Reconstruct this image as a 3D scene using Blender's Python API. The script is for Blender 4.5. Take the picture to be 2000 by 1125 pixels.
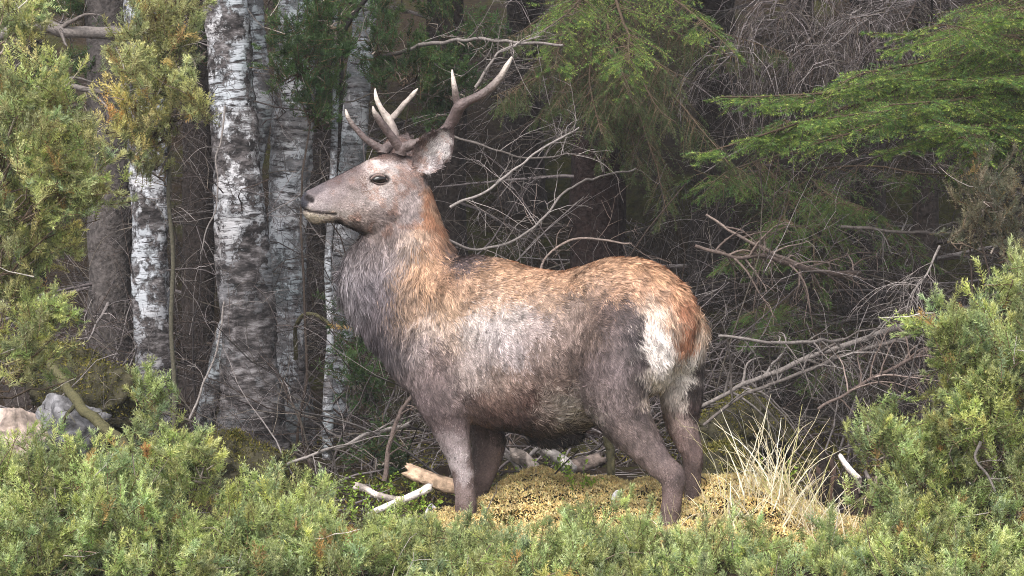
import bpy, math
import numpy as np
from mathutils import Vector
from mathutils.bvhtree import BVHTree

for o in list(bpy.data.objects):
    bpy.data.objects.remove(o)
scene = bpy.context.scene
COL = scene.collection
rng = np.random.default_rng(11)
R = math.radians

# ------------------------------------------------------------------ camera
CAMZ, PITCH, F = 1.5, R(2.5), 4760.0          # F: focal length in pixels of the 2000 px wide photograph
cd = bpy.data.cameras.new('camera'); cam = bpy.data.objects.new('camera', cd); COL.objects.link(cam)
cam.location = (0, 0, CAMZ); cam.rotation_euler = (R(90) - PITCH, 0, 0)
cd.sensor_width = 36; cd.lens = 36 * F / 2000; cd.clip_start = 0.1; cd.clip_end = 500
scene.camera = cam
# ------------------------------------------------------------------ sky and sun (bright overcast)
SUN_EL, SUN_AZ = R(50), R(200)                # azimuth of the place the light comes from, 0 = +Y, clockwise
w = bpy.data.worlds.new('World'); scene.world = w; w.use_nodes = True
nt = w.node_tree; nt.nodes.clear()
sky = nt.nodes.new('ShaderNodeTexSky'); sky.sky_type = 'NISHITA'; sky.sun_disc = False
sky.sun_elevation = SUN_EL; sky.sun_rotation = SUN_AZ; sky.dust_density = 3.0; sky.air_density = 1.0
hs = nt.nodes.new('ShaderNodeHueSaturation'); hs.inputs['Saturation'].default_value = 0.22
bg = nt.nodes.new('ShaderNodeBackground'); bg.inputs['Strength'].default_value = 0.15
wo = nt.nodes.new('ShaderNodeOutputWorld')
nt.links.new(sky.outputs[0], hs.inputs['Color']); nt.links.new(hs.outputs[0], bg.inputs['Color']); nt.links.new(bg.outputs[0], wo.inputs['Surface'])
sl = bpy.data.lights.new('sun', 'SUN'); sl.energy = 1.4; sl.angle = R(35); sl.color = (1, .97, .93)
so = bpy.data.objects.new('sun', sl); COL.objects.link(so)
sd = Vector((math.sin(SUN_AZ) * math.cos(SUN_EL), math.cos(SUN_AZ) * math.cos(SUN_EL), math.sin(SUN_EL)))
so.rotation_euler = sd.to_track_quat('Z', 'Y').to_euler(); so.location = (0, 0, 12)
scene.view_settings.view_transform = 'Standard'; scene.view_settings.look = 'None'
scene.view_settings.exposure = 1.15; scene.view_settings.gamma = 1
scene.view_settings.use_curve_mapping = False
scene.cycles.max_bounces = 6; scene.cycles.diffuse_bounces = 3; scene.cycles.glossy_bounces = 2; scene.cycles.transmission_bounces = 3; scene.cycles.volume_bounces = 0
scene.cycles.filter_width = 1.0; scene.cycles.use_denoising = True; scene.cycles.denoising_prefilter = 'NONE'

# ------------------------------------------------------------------ helpers
A = np.array
def nz(v):
    v = np.asarray(v, float); return v / np.maximum(np.linalg.norm(v, axis=-1, keepdims=True), 1e-9)
def ray(px, py):
    u = (px - 1000) / F; v = (562.5 - py) / F
    return A([u, math.cos(PITCH) + v * math.sin(PITCH), -math.sin(PITCH) + v * math.cos(PITCH)])
C0 = A([0, 0, CAMZ])
def at(px, py, Y):
    d = ray(px, py); return C0 + d * (Y / d[1])
def proj(P):
    q = np.asarray(P) - C0; c, s = math.cos(PITCH), math.sin(PITCH)
    fwd = q[:, 1] * c - q[:, 2] * s; up = q[:, 1] * s + q[:, 2] * c
    return np.stack([1000 + F * q[:, 0] / fwd, 562.5 - F * up / fwd], 1)
def lin(c):
    c = np.asarray(c, float) / 255.0
    return np.where(c <= .04045, c / 12.92, ((c + .055) / 1.055) ** 2.4)
_tab = np.random.default_rng(3).random((32, 32, 32))
def noise(P, scale, off=0.0):
    """value noise in 0..1"""
    q = np.asarray(P) / scale + off; i = np.floor(q).astype(int); f = q - i; f = f * f * (3 - 2 * f)
    r = 0
    for a in (0, 1):
        for b in (0, 1):
            for c in (0, 1):
                wgt = (f[:, 0] if a else 1 - f[:, 0]) * (f[:, 1] if b else 1 - f[:, 1]) * (f[:, 2] if c else 1 - f[:, 2])
                r = r + wgt * _tab[(i[:, 0] + a) % 32, (i[:, 1] + b) % 32, (i[:, 2] + c) % 32]
    return r
def noise3(P, scale, off=0.0):
    return np.stack([noise(P, scale, off + k * 7.3) for k in range(3)], 1) * 2 - 1
def sstep(a, b, x):
    t = np.clip((x - a) / (b - a), 0, 1); return t * t * (3 - 2 * t)
def rdir(n):
    return nz(rng.normal(size=(n, 3)))

class MB:
    """collects triangles / quads with one colour per vertex"""
    def __init__(s): s.V = []; s.T = []; s.Q = []; s.C = []; s.n = 0
    def add(s, V, T=None, Q=None, col=(.5, .5, .5)):
        V = np.asarray(V, float).reshape(-1, 3); col = np.asarray(col, float)
        s.C.append(np.broadcast_to(col, (len(V), 3))); s.V.append(V)
        if T is not None and len(T): s.T.append(np.asarray(T, int) + s.n)
        if Q is not None and len(Q): s.Q.append(np.asarray(Q, int) + s.n)
        s.n += len(V)
    def mesh(s, name, smooth=False):
        V = np.concatenate(s.V); C = np.concatenate(s.C)
        T = np.concatenate(s.T) if s.T else np.zeros((0, 3), int)
        Q = np.concatenate(s.Q) if s.Q else np.zeros((0, 4), int)
        me = bpy.data.meshes.new(name); me.vertices.add(len(V)); me.vertices.foreach_set('co', V.astype('f').ravel())
        me.loops.add(T.size + Q.size); me.loops.foreach_set('vertex_index', np.concatenate([T.ravel(), Q.ravel()]).astype('i'))
        me.polygons.add(len(T) + len(Q))
        me.polygons.foreach_set('loop_start', np.concatenate([np.arange(len(T)) * 3, T.size + np.arange(len(Q)) * 4]).astype('i'))
        if smooth: me.polygons.foreach_set('use_smooth', np.ones(len(T) + len(Q), bool))
        me.update(calc_edges=True)
        at_ = me.attributes.new('Col', 'FLOAT_COLOR', 'POINT')
        at_.data.foreach_set('color', np.concatenate([C, np.ones((len(C), 1))], 1).astype('f').ravel())
        return me
    def build(s, name, m, parent=None, smooth=False, **kw):
        o = bpy.data.objects.new(name, s.mesh(name, smooth)); COL.objects.link(o); o.data.materials.append(m)
        if parent is not None:
            o.parent = parent; o.matrix_parent_inverse = parent.matrix_world.inverted()
        for k, v in kw.items(): o[k] = v
        return o
def empty(name, loc, label, cat, group=None):
    o = bpy.data.objects.new(name, None); COL.objects.link(o); o.location = tuple(loc); o.empty_display_size = .1
    o['label'] = label; o['category'] = cat
    if group: o['group'] = group
    o.matrix_world.translation = Vector(tuple(loc)); bpy.context.view_layer.update()
    return o

# ---- geometry generators
def tubes(mb, P, Rr, k=4, col=(.1, .1, .1)):
    """batch of tubes: P (N,M,3), Rr (N,M); col (3,) or (N,3)"""
    P = np.asarray(P, float)
    if P.ndim == 2: P = P[None]
    Rr = np.broadcast_to(np.asarray(Rr, float), P.shape[:2])
    N, M = P.shape[:2]
    if N == 0: return
    t = np.gradient(P, axis=1); t = nz(t)
    ref = nz(np.cross(t.mean(1), rng.normal(size=(N, 3))))[:, None, :]
    u = nz(np.cross(t, ref)); v = np.cross(t, u)
    a = np.arange(k) * 2 * math.pi / k
    V = P[:, :, None] + Rr[:, :, None, None] * (u[:, :, None] * np.cos(a)[:, None] + v[:, :, None] * np.sin(a)[:, None])
    idx = np.arange(N * M * k).reshape(N, M, k)
    a0 = idx[:, :-1]; b0 = np.roll(a0, -1, 2); a1 = idx[:, 1:]; b1 = np.roll(a1, -1, 2)
    Q = np.stack([a0, b0, b1, a1], -1).reshape(-1, 4)
    col = np.asarray(col, float)
    if col.ndim == 2: col = np.repeat(col, M * k, 0)
    mb.add(V.reshape(-1, 3), Q=Q, col=col)
def log_mesh(mb, P, Rr, k, col, seed=0.0, groove=.22, jag=.6):
    """split, weathered wood: grooves along the grain, jagged ends"""
    P = np.asarray(P, float); M = len(P); Rr = np.asarray(Rr) * np.ones(M); t = nz(np.gradient(P, axis=0)); u = nz(np.cross(t, [.1, .3, 1])); v = np.cross(t, u); a = np.arange(k) * 2 * math.pi / k
    gr = noise(np.stack([np.cos(a) * 2.3 + seed, np.sin(a) * 2.3, 0 * a], 1), .55, seed) - .5
    V = P[:, None] + (u[:, None] * np.cos(a)[:, None] + v[:, None] * np.sin(a)[:, None]) * (Rr[:, None] * (1 + groove * 2 * gr[None]))[..., None]
    V = V + noise3(V.reshape(-1, 3), .03, seed).reshape(V.shape) * Rr.mean() * .16
    jj = (rng.random(k) - .5) * 2 * jag; V[0] += t[0] * (jj * Rr[0])[:, None]; V[-1] += t[-1] * (np.roll(jj, 3) * Rr[-1])[:, None]
    i = np.arange(M * k).reshape(M, k); a0 = i[:-1]; b0 = np.roll(a0, -1, 1); Q = np.stack([a0, b0, np.roll(i[1:], -1, 1), i[1:]], -1).reshape(-1, 4)
    V = np.concatenate([V.reshape(-1, 3), [P[0] + t[0] * Rr[0] * .1], [P[-1] - t[-1] * Rr[-1] * .1]]); n0 = M * k
    T = [(i[0, (j + 1) % k], i[0, j], n0) for j in range(k)] + [(i[-1, j], i[-1, (j + 1) % k], n0 + 1) for j in range(k)]
    c = np.repeat(np.asarray(col, float).reshape(1, 3), len(V), 0); bk = noise(V, .05, seed + 2); c[bk > .62] *= .45; c[-2:] *= 1.15
    mb.add(V, T=T, Q=Q, col=c)
def paths(B, D, L, M=6, wig=.25, droop=0.0, lift=0.0):
    B = np.asarray(B, float); d = nz(D); N = len(B); st = (np.asarray(L, float) * np.ones(N) / (M - 1))[:, None]
    P = [B]
    for i in range(M - 1):
        P.append(P[-1] + d * st)
        d = d + rng.normal(size=(N, 3)) * wig; d[:, 2] += -droop + lift * (i / (M - 1)); d = nz(d)
    return np.stack(P, 1)
def children(P, n, lo=.2, hi=1.0):
    """n random points per path: parent index, position, tangent, t"""
    N, M = P.shape[:2]; pi = np.repeat(np.arange(N), n); t = rng.uniform(lo, hi, len(pi)); x = t * (M - 1)
    i = np.minimum(x.astype(int), M - 2); f = (x - i)[:, None]
    p = P[pi, i] * (1 - f) + P[pi, i + 1] * f; tg = nz(P[pi, i + 1] - P[pi, i])
    return pi, p, tg, t
def spread(tg, ang, flat=0.0):
    """directions at angle ang from tg; flat>0 keeps them in the horizontal plane of the branch"""
    side = rdir(len(tg)); side = side - (side * tg).sum(1, keepdims=True) * tg
    if flat:
        h = np.cross(tg, [0, 0, 1]) * np.where(rng.random(len(tg)) < .5, -1, 1)[:, None]; side = nz(side) * (1 - flat) + nz(h) * flat
    side = nz(side); ang = (ang + rng.normal(size=len(tg)) * .2)[:, None]
    return nz(tg * np.cos(ang) + side * np.sin(ang))
GREYS = lin([[112, 104, 104], [92, 84, 84], [74, 66, 64], [132, 124, 122], [84, 72, 66], [64, 58, 56], [100, 92, 84]])
def pick(n, pal=GREYS, var=.25):
    c = pal[rng.integers(0, len(pal), n)]; return c * (1 + var * rng.normal(size=(n, 1))).clip(.4, 1.8)
def twigs(mb, B, D, L, r, spec, k=4, M=7, wig=.18, droop=.0, pal=GREYS, var=.25, minr=.0009):
    """branching dead wood; spec = list of (children per parent, length ratio, angle, wiggle, droop, flat)"""
    B = np.atleast_2d(B); D = np.atleast_2d(D); N = len(B); L = np.asarray(L, float) * np.ones(N); r = np.asarray(r, float) * np.ones(N)
    P = paths(B, D, L, M, wig, droop); tap = np.linspace(1, .35, M)
    tubes(mb, P, np.maximum(r[:, None] * tap, minr), k, pick(N, pal, var))
    for (n, lr, ang, wg, dr, fl) in spec:
        pi, p, tg, t = children(P, n, .15, 1.0)
        Lc = L[pi] * lr * rng.uniform(.45, 1.25, len(pi)) * (1.15 - .6 * t); rc = r[pi] * rng.uniform(.4, .62, len(pi)) * (1.1 - .4 * t)
        P = paths(p, spread(tg, np.full(len(pi), ang), fl), Lc, 6, wg, dr); L, r = Lc, rc
        tubes(mb, P, np.maximum(r[:, None] * np.linspace(1, .3, 6), minr), 3, pick(len(pi), pal, var))
    return P
def needles(mb, B, D, L, W, col, quad=True, side=None):
    N = len(B); D = nz(D); L = (np.asarray(L) * np.ones(N))[:, None]; W = (np.asarray(W) * np.ones(N))[:, None]
    s = nz(np.cross(D, rdir(N))) if side is None else side
    if quad:
        V = np.stack([B, B + D * L * .45 + s * W * .5, B + D * L, B + D * L * .45 - s * W * .5], 1)
        mb.add(V.reshape(-1, 3), Q=np.arange(N * 4).reshape(N, 4), col=np.repeat(np.broadcast_to(col, (N, 3)), 4, 0))
    else:
        V = np.stack([B - s * W * .5, B + s * W * .5, B + D * L], 1)
        mb.add(V.reshape(-1, 3), T=np.arange(N * 3).reshape(N, 3), col=np.repeat(np.broadcast_to(col, (N, 3)), 3, 0))
def shoots(mb, O, D, L, n, per, nl, nw, tint, tipcol, a0=1.15, a1=.45, bend=.15, quad=True, tipmix=.6):
    """needle-clad shoots: O,D (N,3), L (N,), n whorls of `per` needles"""
    N = len(O); D = nz(D); L = np.asarray(L) * np.ones(N)
    t = (np.arange(n) + .6) / n
    up = np.zeros((N, 3)); up[:, 2] = 1
    P = O[:, None] + D[:, None] * (L[:, None] * t)[..., None] + up[:, None] * (L[:, None] * bend * t ** 2)[..., None]
    T = nz(D[:, None] + up[:, None] * (2 * bend * t)[None, :, None])
    ref = nz(np.cross(D, rdir(N))); u = nz(np.cross(T, ref[:, None])); v = np.cross(T, u)
    ph = rng.uniform(0, 6.28, (N, n, per)) * .25 + (np.arange(per) * 2 * math.pi / per)[None, None] + (np.arange(n) * 1.05)[None, :, None]
    al = (a0 + (a1 - a0) * t)[None, :, None, None]
    rad = u[:, :, None] * np.cos(ph)[..., None] + v[:, :, None] * np.sin(ph)[..., None]
    nd = T[:, :, None] * np.cos(al) + rad * np.sin(al) + rng.normal(size=(N, n, per, 3)) * .12
    B = np.broadcast_to(P[:, :, None], nd.shape)
    ln = nl * rng.uniform(.75, 1.2, (N, n, per)) * (1.05 - .45 * t ** 2)[None, :, None]
    c = tint[:, None, None] * (1 - tipmix * t[None, :, None, None] ** 1.5) + tipcol[:, None, None] * (tipmix * t[None, :, None, None] ** 1.5)
    c = c * rng.uniform(.7, 1.3, (N, n, per, 1)); c = np.broadcast_to(c, nd.shape)
    sidev = nz(np.cross(nd, rad) + rng.normal(size=nd.shape) * .4)
    needles(mb, B.reshape(-1, 3), nd.reshape(-1, 3), ln.ravel(), nw, c.reshape(-1, 3), quad, sidev.reshape(-1, 3))

# ------------------------------------------------------------------ materials
def new_mat(name):
    m = bpy.data.materials.new(name); m.use_nodes = True; n = m.node_tree; n.nodes.clear()
    out = n.nodes.new('ShaderNodeOutputMaterial'); return m, n, out
def nd(n, kind, **kw):
    x = n.nodes.new(kind)
    for k, v in kw.items():
        if k in x.inputs: x.inputs[k].default_value = v
        else: setattr(x, k, v)
    return x
def col_mat(name, rough=.75, transl=0.0, spec=.3, nscale=0, namt=.35, bump=0.0, bscale=60):
    """colour comes from the mesh's own colour attribute, broken up by noise"""
    m, n, out = new_mat(name); L = n.links
    at_ = nd(n, 'ShaderNodeAttribute', attribute_name='Col'); c = at_.outputs['Color']
    tc = nd(n, 'ShaderNodeNewGeometry')
    if nscale:
        nz_ = nd(n, 'ShaderNodeTexNoise', Scale=nscale, Detail=4.0); L.new(tc.outputs['Position'], nz_.inputs['Vector'])
        mr = nd(n, 'ShaderNodeMapRange'); mr.inputs[1].default_value = .3; mr.inputs[2].default_value = .7
        mr.inputs[3].default_value = 1 - namt; mr.inputs[4].default_value = 1 + namt; L.new(nz_.outputs['Fac'], mr.inputs[0])
        mx = nd(n, 'ShaderNodeVectorMath', operation='SCALE'); L.new(c, mx.inputs[0]); L.new(mr.outputs[0], mx.inputs['Scale']); c = mx.outputs[0]
    b = nd(n, 'ShaderNodeBsdfPrincipled'); L.new(c, b.inputs['Base Color']); b.inputs['Roughness'].default_value = rough
    b.inputs['Specular IOR Level'].default_value = spec
    if bump:
        bn = nd(n, 'ShaderNodeTexNoise', Scale=bscale, Detail=6.0); L.new(tc.outputs['Position'], bn.inputs['Vector'])
        bp = nd(n, 'ShaderNodeBump', Strength=bump, Distance=.01); L.new(bn.outputs['Fac'], bp.inputs['Height']); L.new(bp.outputs[0], b.inputs['Normal'])
    s = b.outputs[0]
    if transl:
        tr = nd(n, 'ShaderNodeBsdfTranslucent'); L.new(c, tr.inputs['Color'])
        ms = nd(n, 'ShaderNodeMixShader'); ms.inputs[0].default_value = transl
        L.new(s, ms.inputs[1]); L.new(tr.outputs[0], ms.inputs[2]); s = ms.outputs[0]
    L.new(s, out.inputs['Surface']); return m
def ramp(n, stops):
    r = n.nodes.new('ShaderNodeValToRGB'); e = r.color_ramp.elements
    while len(e) > 1: e.remove(e[0])
    e[0].position = stops[0][0]; e[0].color = (*stops[0][1], 1)
    for p, c in stops[1:]: e.new(p).color = (*c, 1)
    return r
M_needle = col_mat('juniper needles', .45, .45, .45)
M_spruce = col_mat('spruce needles', .5, .3, .4)
M_twig = col_mat('dead twig bark', .85, 0, .2, 90, .35, .4, 160)
M_fur = col_mat('deer coat', .7, 0, .22, 0)
M_skin = col_mat('deer hide', .7, 0, .25, 130, .22, .5, 180)
M_antler = col_mat('antler bone', .5, 0, .4, 55, .28, .6, 120)
M_horn = col_mat('dark horn', .35, 0, .5, 80, .2, .2, 90)
M_moss = col_mat('moss', .9, .15, .1, 25, .3)
M_grass = col_mat('dry grass', .7, .25, .25)
M_leaf = col_mat('green leaves', .45, .25, .4)
M_wood = col_mat('bleached dead wood', .8, 0, .25, 35, .5, .8, 70)
M_rock = col_mat('rock', .85, 0, .25, 22, .6, 1.0, 40)
M_sbark = col_mat('spruce bark', .9, 0, .15, 40, .55, 1.0, 55)
m, n, out = new_mat('wet dark eye'); b = nd(n, 'ShaderNodeBsdfPrincipled', Roughness=.06)
b.inputs['Base Color'].default_value = (.012, .008, .007, 1); n.links.new(b.outputs[0], out.inputs[0]); M_eye = m

def birch_bark():
    m, n, out = new_mat('birch bark'); L = n.links
    tc = nd(n, 'ShaderNodeAttribute', attribute_name='Uvw')       # unrolled trunk: x round the trunk, z up, in metres
    v = tc.outputs['Vector']
    def nois(sx, sz, scale, det=5.0, rough=.6):
        mp = nd(n, 'ShaderNodeMapping'); mp.inputs['Scale'].default_value = (sx, 1, sz); L.new(v, mp.inputs[0])
        t = nd(n, 'ShaderNodeTexNoise', Scale=scale, Detail=det, Roughness=rough); L.new(mp.outputs[0], t.inputs['Vector']); return t.outputs['Fac']
    fine = nois(11, 52, 1, 7, .72); big = nois(9, 6.5, 1, 7, .75); flake = nois(16, 30, 1, 6, .7); tint = nois(3, 3, 1, 3)
    r1 = ramp(n, [(0.0, (0, 0, 0)), (.40, (0, 0, 0)), (.47, (1, 1, 1)), (1, (1, 1, 1))]); L.new(fine, r1.inputs[0])
    r2 = ramp(n, [(0.0, (0, 0, 0)), (.475, (0, 0, 0)), (.535, (1, 1, 1)), (1, (1, 1, 1))]); L.new(big, r2.inputs[0])
    low = nd(n, 'ShaderNodeAttribute', attribute_name='Dark')
    ad = nd(n, 'ShaderNodeMath', operation='SUBTRACT'); L.new(r2.outputs[0], ad.inputs[0]); L.new(low.outputs['Fac'], ad.inputs[1]); ad.use_clamp = True
    mu = nd(n, 'ShaderNodeMath', operation='MULTIPLY'); L.new(r1.outputs[0], mu.inputs[0]); L.new(ad.outputs[0], mu.inputs[1])
    wh = ramp(n, [(.3, tuple(lin([212, 208, 210]))), (.5, tuple(lin([186, 188, 194]))), (.7, tuple(lin([150, 160, 164])))]); L.new(tint, wh.inputs[0])
    dk = ramp(n, [(.34, tuple(lin([24, 22, 22]))), (.47, tuple(lin([62, 57, 57]))), (.56, tuple(lin([104, 98, 98]))), (.66, tuple(lin([150, 145, 146])))]); L.new(flake, dk.inputs[0])
    mx = nd(n, 'ShaderNodeMix', data_type='RGBA'); L.new(mu.outputs[0], mx.inputs['Factor']); L.new(dk.outputs[0], mx.inputs[6]); L.new(wh.outputs[0], mx.inputs[7])
    b = nd(n, 'ShaderNodeBsdfPrincipled', Roughness=.75); b.inputs['Specular IOR Level'].default_value = .25
    L.new(mx.outputs[2], b.inputs['Base Color'])
    hsum = nd(n, 'ShaderNodeMath', operation='ADD'); L.new(fine, hsum.inputs[0]); L.new(mu.outputs[0], hsum.inputs[1])
    bp = nd(n, 'ShaderNodeBump', Strength=.8, Distance=.012); L.new(hsum.outputs[0], bp.inputs['Height']); L.new(bp.outputs[0], b.inputs['Normal'])
    L.new(b.outputs[0], out.inputs[0]); return m
M_birch = birch_bark()
def ground_mat():
    m, n, out = new_mat('forest floor'); L = n.links
    g = nd(n, 'ShaderNodeNewGeometry')
    t1 = nd(n, 'ShaderNodeTexNoise', Scale=1.6, Detail=8.0, Roughness=.7); t2 = nd(n, 'ShaderNodeTexNoise', Scale=22.0, Detail=6.0, Roughness=.7)
    L.new(g.outputs['Position'], t1.inputs['Vector']); L.new(g.outputs['Position'], t2.inputs['Vector'])
    a = ramp(n, [(.3, tuple(lin([44, 36, 30]))), (.5, tuple(lin([60, 50, 40]))), (.58, tuple(lin([64, 64, 34]))), (.75, tuple(lin([86, 80, 40])))]); L.new(t1.outputs['Fac'], a.inputs[0])
    c = ramp(n, [(.3, (.45, .45, .45)), (.7, (1.35, 1.3, 1.25))]); L.new(t2.outputs['Fac'], c.inputs[0])
    mx = nd(n, 'ShaderNodeMix', data_type='RGBA', blend_type='MULTIPLY'); mx.inputs['Factor'].default_value = 1
    L.new(a.outputs[0], mx.inputs[6]); L.new(c.outputs[0], mx.inputs[7])
    b = nd(n, 'ShaderNodeBsdfPrincipled', Roughness=.95); b.inputs['Specular IOR Level'].default_value = .1
    L.new(mx.outputs[2], b.inputs['Base Color'])
    bp = nd(n, 'ShaderNodeBump', Strength=1.0, Distance=.04); L.new(t2.outputs['Fac'], bp.inputs['Height']); L.new(bp.outputs[0], b.inputs['Normal'])
    L.new(b.outputs[0], out.inputs[0]); return m
M_ground = ground_mat()
# ------------------------------------------------------------------ the deer's own frame (needed by the ground under it)
TH, PH = R(27), R(13)
fB = A([-math.cos(TH), math.sin(TH), 0]); lB = A([-math.sin(TH), -math.cos(TH), 0]); UP = A([0, 0, 1.])
OB = at(1080, 700, 10.0)
def PB(px, py, w=0.0):
    d = ray(px, py); t = (w - (C0 - OB) @ lB) / (d @ lB); return C0 + d * t
fH = A([-math.cos(PH), -math.sin(PH), 0]); lH = A([math.sin(PH), -math.cos(PH), 0])
OH = PB(805, 330, 0)
def PHd(px, py, w=0.0):
    d = ray(px, py); t = (w - (C0 - OH) @ lH) / (d @ lH); return C0 + d * t

# ------------------------------------------------------------------ ground
def hgt(x, y):
    x = np.asarray(x, float); y = np.asarray(y, float); P = np.stack([x, y, 0 * x], -1).reshape(-1, 3)
    n1 = (noise(P, 1.3) - .5).reshape(x.shape); n2 = (noise(P, .35, 4.) - .5).reshape(x.shape); n3 = (noise(P, .1, 9.) - .5).reshape(x.shape)
    s = (x - OB[0]) * fB[0] + (y - OB[1]) * fB[1]; q = -((x - OB[0]) * lB[0] + (y - OB[1]) * lB[1])
    z = .05 * sstep(8.5, 10, y) + .02 * (y > 0)
    z = z + .17 * np.exp(-((q - .38) / .42) ** 2) * sstep(.62, .25, s) * sstep(-1.15, -.6, s)
    z = z + .10 * np.exp(-(((x - 1.02) / .28) ** 2 + ((y - 9.75) / .3) ** 2))
    u = np.minimum(np.maximum(y - 14.2, 0), 13 + .1 * np.maximum(y - 27, 0) * (y < 40) + 1.3 * (y >= 40)); z = z + .36 * u * sstep(0, 5, u) ** .7 + .02 * np.maximum(y - 11.5, 0)
    z = z - .05 * sstep(9.0, 7, y) * 1.0
    return z + n1 * .14 * sstep(10.6, 13, y) + n1 * .05 + n2 * .07 + n3 * .03 + .25 * n1 * sstep(14, 18, y)
def hz(x, y): return float(hgt(np.array([x]), np.array([y]))[0])
xs = np.concatenate([np.linspace(-120, -4, 40)[:-1], np.arange(-4, 4.001, .06), np.linspace(4, 120, 40)[1:]])
ys = np.concatenate([np.linspace(-40, 8, 20)[:-1], np.arange(8, 15.001, .06), np.linspace(15, 30, 60)[1:], np.linspace(30, 160, 30)[1:]])
gx, gy = np.meshgrid(xs, ys); gz = hgt(gx, gy); nx, ny = len(xs), len(ys)
i = np.arange(nx * ny).reshape(ny, nx)
g = MB(); g.add(np.stack([gx, gy, gz], -1), Q=np.stack([i[:-1, :-1], i[:-1, 1:], i[1:, 1:], i[1:, :-1]], -1).reshape(-1, 4))
g.build('ground', M_ground, smooth=True, kind='structure')
def on_ground(px, py, lo=7.5, hi=28):
    """where the ray through a pixel meets the ground"""
    Y = np.arange(lo, hi, .02); P = np.stack([at(px, py, y) for y in Y]); k = np.argmax(P[:, 2] < hgt(P[:, 0], P[:, 1]))
    return P[k]
# ------------------------------------------------------------------ red deer
def loft(V, Fc, rings):
    """closed loft through rings (M,3) appended to lists"""
    b = len(V); k = len(rings[0])
    for r in rings: V.extend(map(tuple, r))
    for i in range(len(rings) - 1):
        for j in range(k):
            a = b + i * k + j; c = b + i * k + (j + 1) % k; Fc.append((a, c, c + k, a + k))
    c0 = len(V); V.append(tuple(np.mean(rings[0], 0))); V.append(tuple(np.mean(rings[-1], 0)))
    e = b + (len(rings) - 1) * k
    for j in range(k):
        Fc.append((b + (j + 1) % k, b + j, c0)); Fc.append((e + j, e + (j + 1) % k, c0 + 1))
def smooth_st(st, n=4):
    """Catmull-Rom through station arrays"""
    S = np.asarray(st, float); Q = np.vstack([2 * S[0] - S[1], S, 2 * S[-1] - S[-2]]); o = []
    for i in range(1, len(Q) - 2):
        for t in np.arange(n) / n:
            o.append(.5 * (2 * Q[i] + (Q[i + 1] - Q[i - 1]) * t + (2 * Q[i - 1] - 5 * Q[i] + 4 * Q[i + 1] - Q[i + 2]) * t * t + (3 * Q[i] - Q[i - 1] - 3 * Q[i + 1] + Q[i + 2]) * t ** 3))
    o.append(S[-1]); return np.array(o)
K = 28; ang = np.arange(K) * 2 * math.pi / K
def ringTB(T, B, wd, l, egg=0.0, ex=.9):
    c = (T + B) / 2; a = (T - B) / 2
    cs, sn = np.cos(ang), np.sin(ang); cs = np.sign(cs) * np.abs(cs) ** ex; sn = np.sign(sn) * np.abs(sn) ** ex
    return c + a * cs[:, None] + l * (wd * sn * (1 + egg * cs))[:, None]
V, Fc = [], []
# trunk: top pixel, bottom pixel, half width, egg
tr = smooth_st([(765, 575, 775, 690, .09), (805, 535, 795, 755, .135), (880, 506, 875, 800, .175), (960, 503, 950, 835, .205), (1020, 519, 1010, 846, .22),
     (1080, 531, 1075, 852, .23), (1140, 520, 1140, 838, .225), (1195, 504, 1195, 815, .23), (1245, 506, 1240, 785, .215), (1290, 524, 1280, 765, .185), (1325, 556, 1310, 740, .145), (1345, 610, 1332, 690, .08)])
loft(V, Fc, [ringTB(PB(a, b), PB(c, d), w_, lB, -.10) for a, b, c, d, w_ in tr])
# neck: nape pixel, throat pixel, half width, blend towards the head's plane
nk = smooth_st([(826, 335, 742, 430, .066, 1), (846, 388, 705, 462, .078, .85), (861, 435, 677, 500, .092, .6), (873, 474, 667, 545, .108, .35), (890, 505, 678, 600, .125, .15),
     (920, 520, 712, 652, .14, 0), (950, 545, 752, 705, .15, 0), (975, 590, 795, 760, .15, 0)])
loft(V, Fc, [ringTB(PB(a, b) * (1 - k) + PHd(a, b) * k, PB(c, d) * (1 - k) + PHd(c, d) * k, w_, nz(lB * (1 - k) + lH * k), .18) for a, b, c, d, w_, k in nk])
# head
hd = smooth_st([(822, 318, 826, 396, .058), (790, 302, 800, 436, .077), (757, 300, 757, 454, .084), (726, 309, 715, 457, .078), (700, 322, 690, 449, .064), (675, 335, 668, 438, .053),
     (648, 348, 645, 434, .046), (622, 361, 624, 437, .043), (604, 371, 609, 436, .041), (592, 380, 598, 427, .035), (586, 390, 590, 412, .02)])
loft(V, Fc, [ringTB(PHd(a, b), PHd(c, d), w_, lH, .05, .88) for a, b, c, d, w_ in hd])
def limb(st, fr=lB):
    S = smooth_st(st); P = np.array([PB(a, b, c) for a, b, c in S[:, :3]]); t = nz(np.gradient(P, axis=0)); rr = []
    for p, tt, r1, r2 in zip(P, t, S[:, 3], S[:, 4]):
        nn = nz(np.cross(fr, tt)); rr.append(p + nn * (r1 * np.cos(ang))[:, None] + fr * (r2 * np.sin(ang))[:, None])
    loft(V, Fc, rr)
limb([(1228, 560, .10, .10, .07), (1212, 620, .13, .14, .11), (1200, 690, .15, .158, .12), (1200, 760, .155, .148, .112), (1222, 820, .15, .107, .085), (1258, 868, .142, .078, .06),
      (1290, 908, .135, .058, .042), (1315, 934, .135, .056, .038), (1312, 972, .135, .043, .031), (1308, 1015, .135, .041, .03), (1304, 1050, .135, .040, .03), (1297, 1068, .135, .044, .033)])
limb([(1290, 600, -.09, .10, .08), (1318, 690, -.12, .105, .09), (1330, 760, -.125, .092, .075), (1331, 820, -.125, .070, .056), (1343, 862, -.125, .056, .043), (1353, 890, -.125, .046, .036),
      (1352, 930, -.125, .038, .03), (1352, 980, -.125, .035, .029), (1350, 1020, -.125, .034, .03), (1345, 1044, -.125, .04, .032)])
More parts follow.
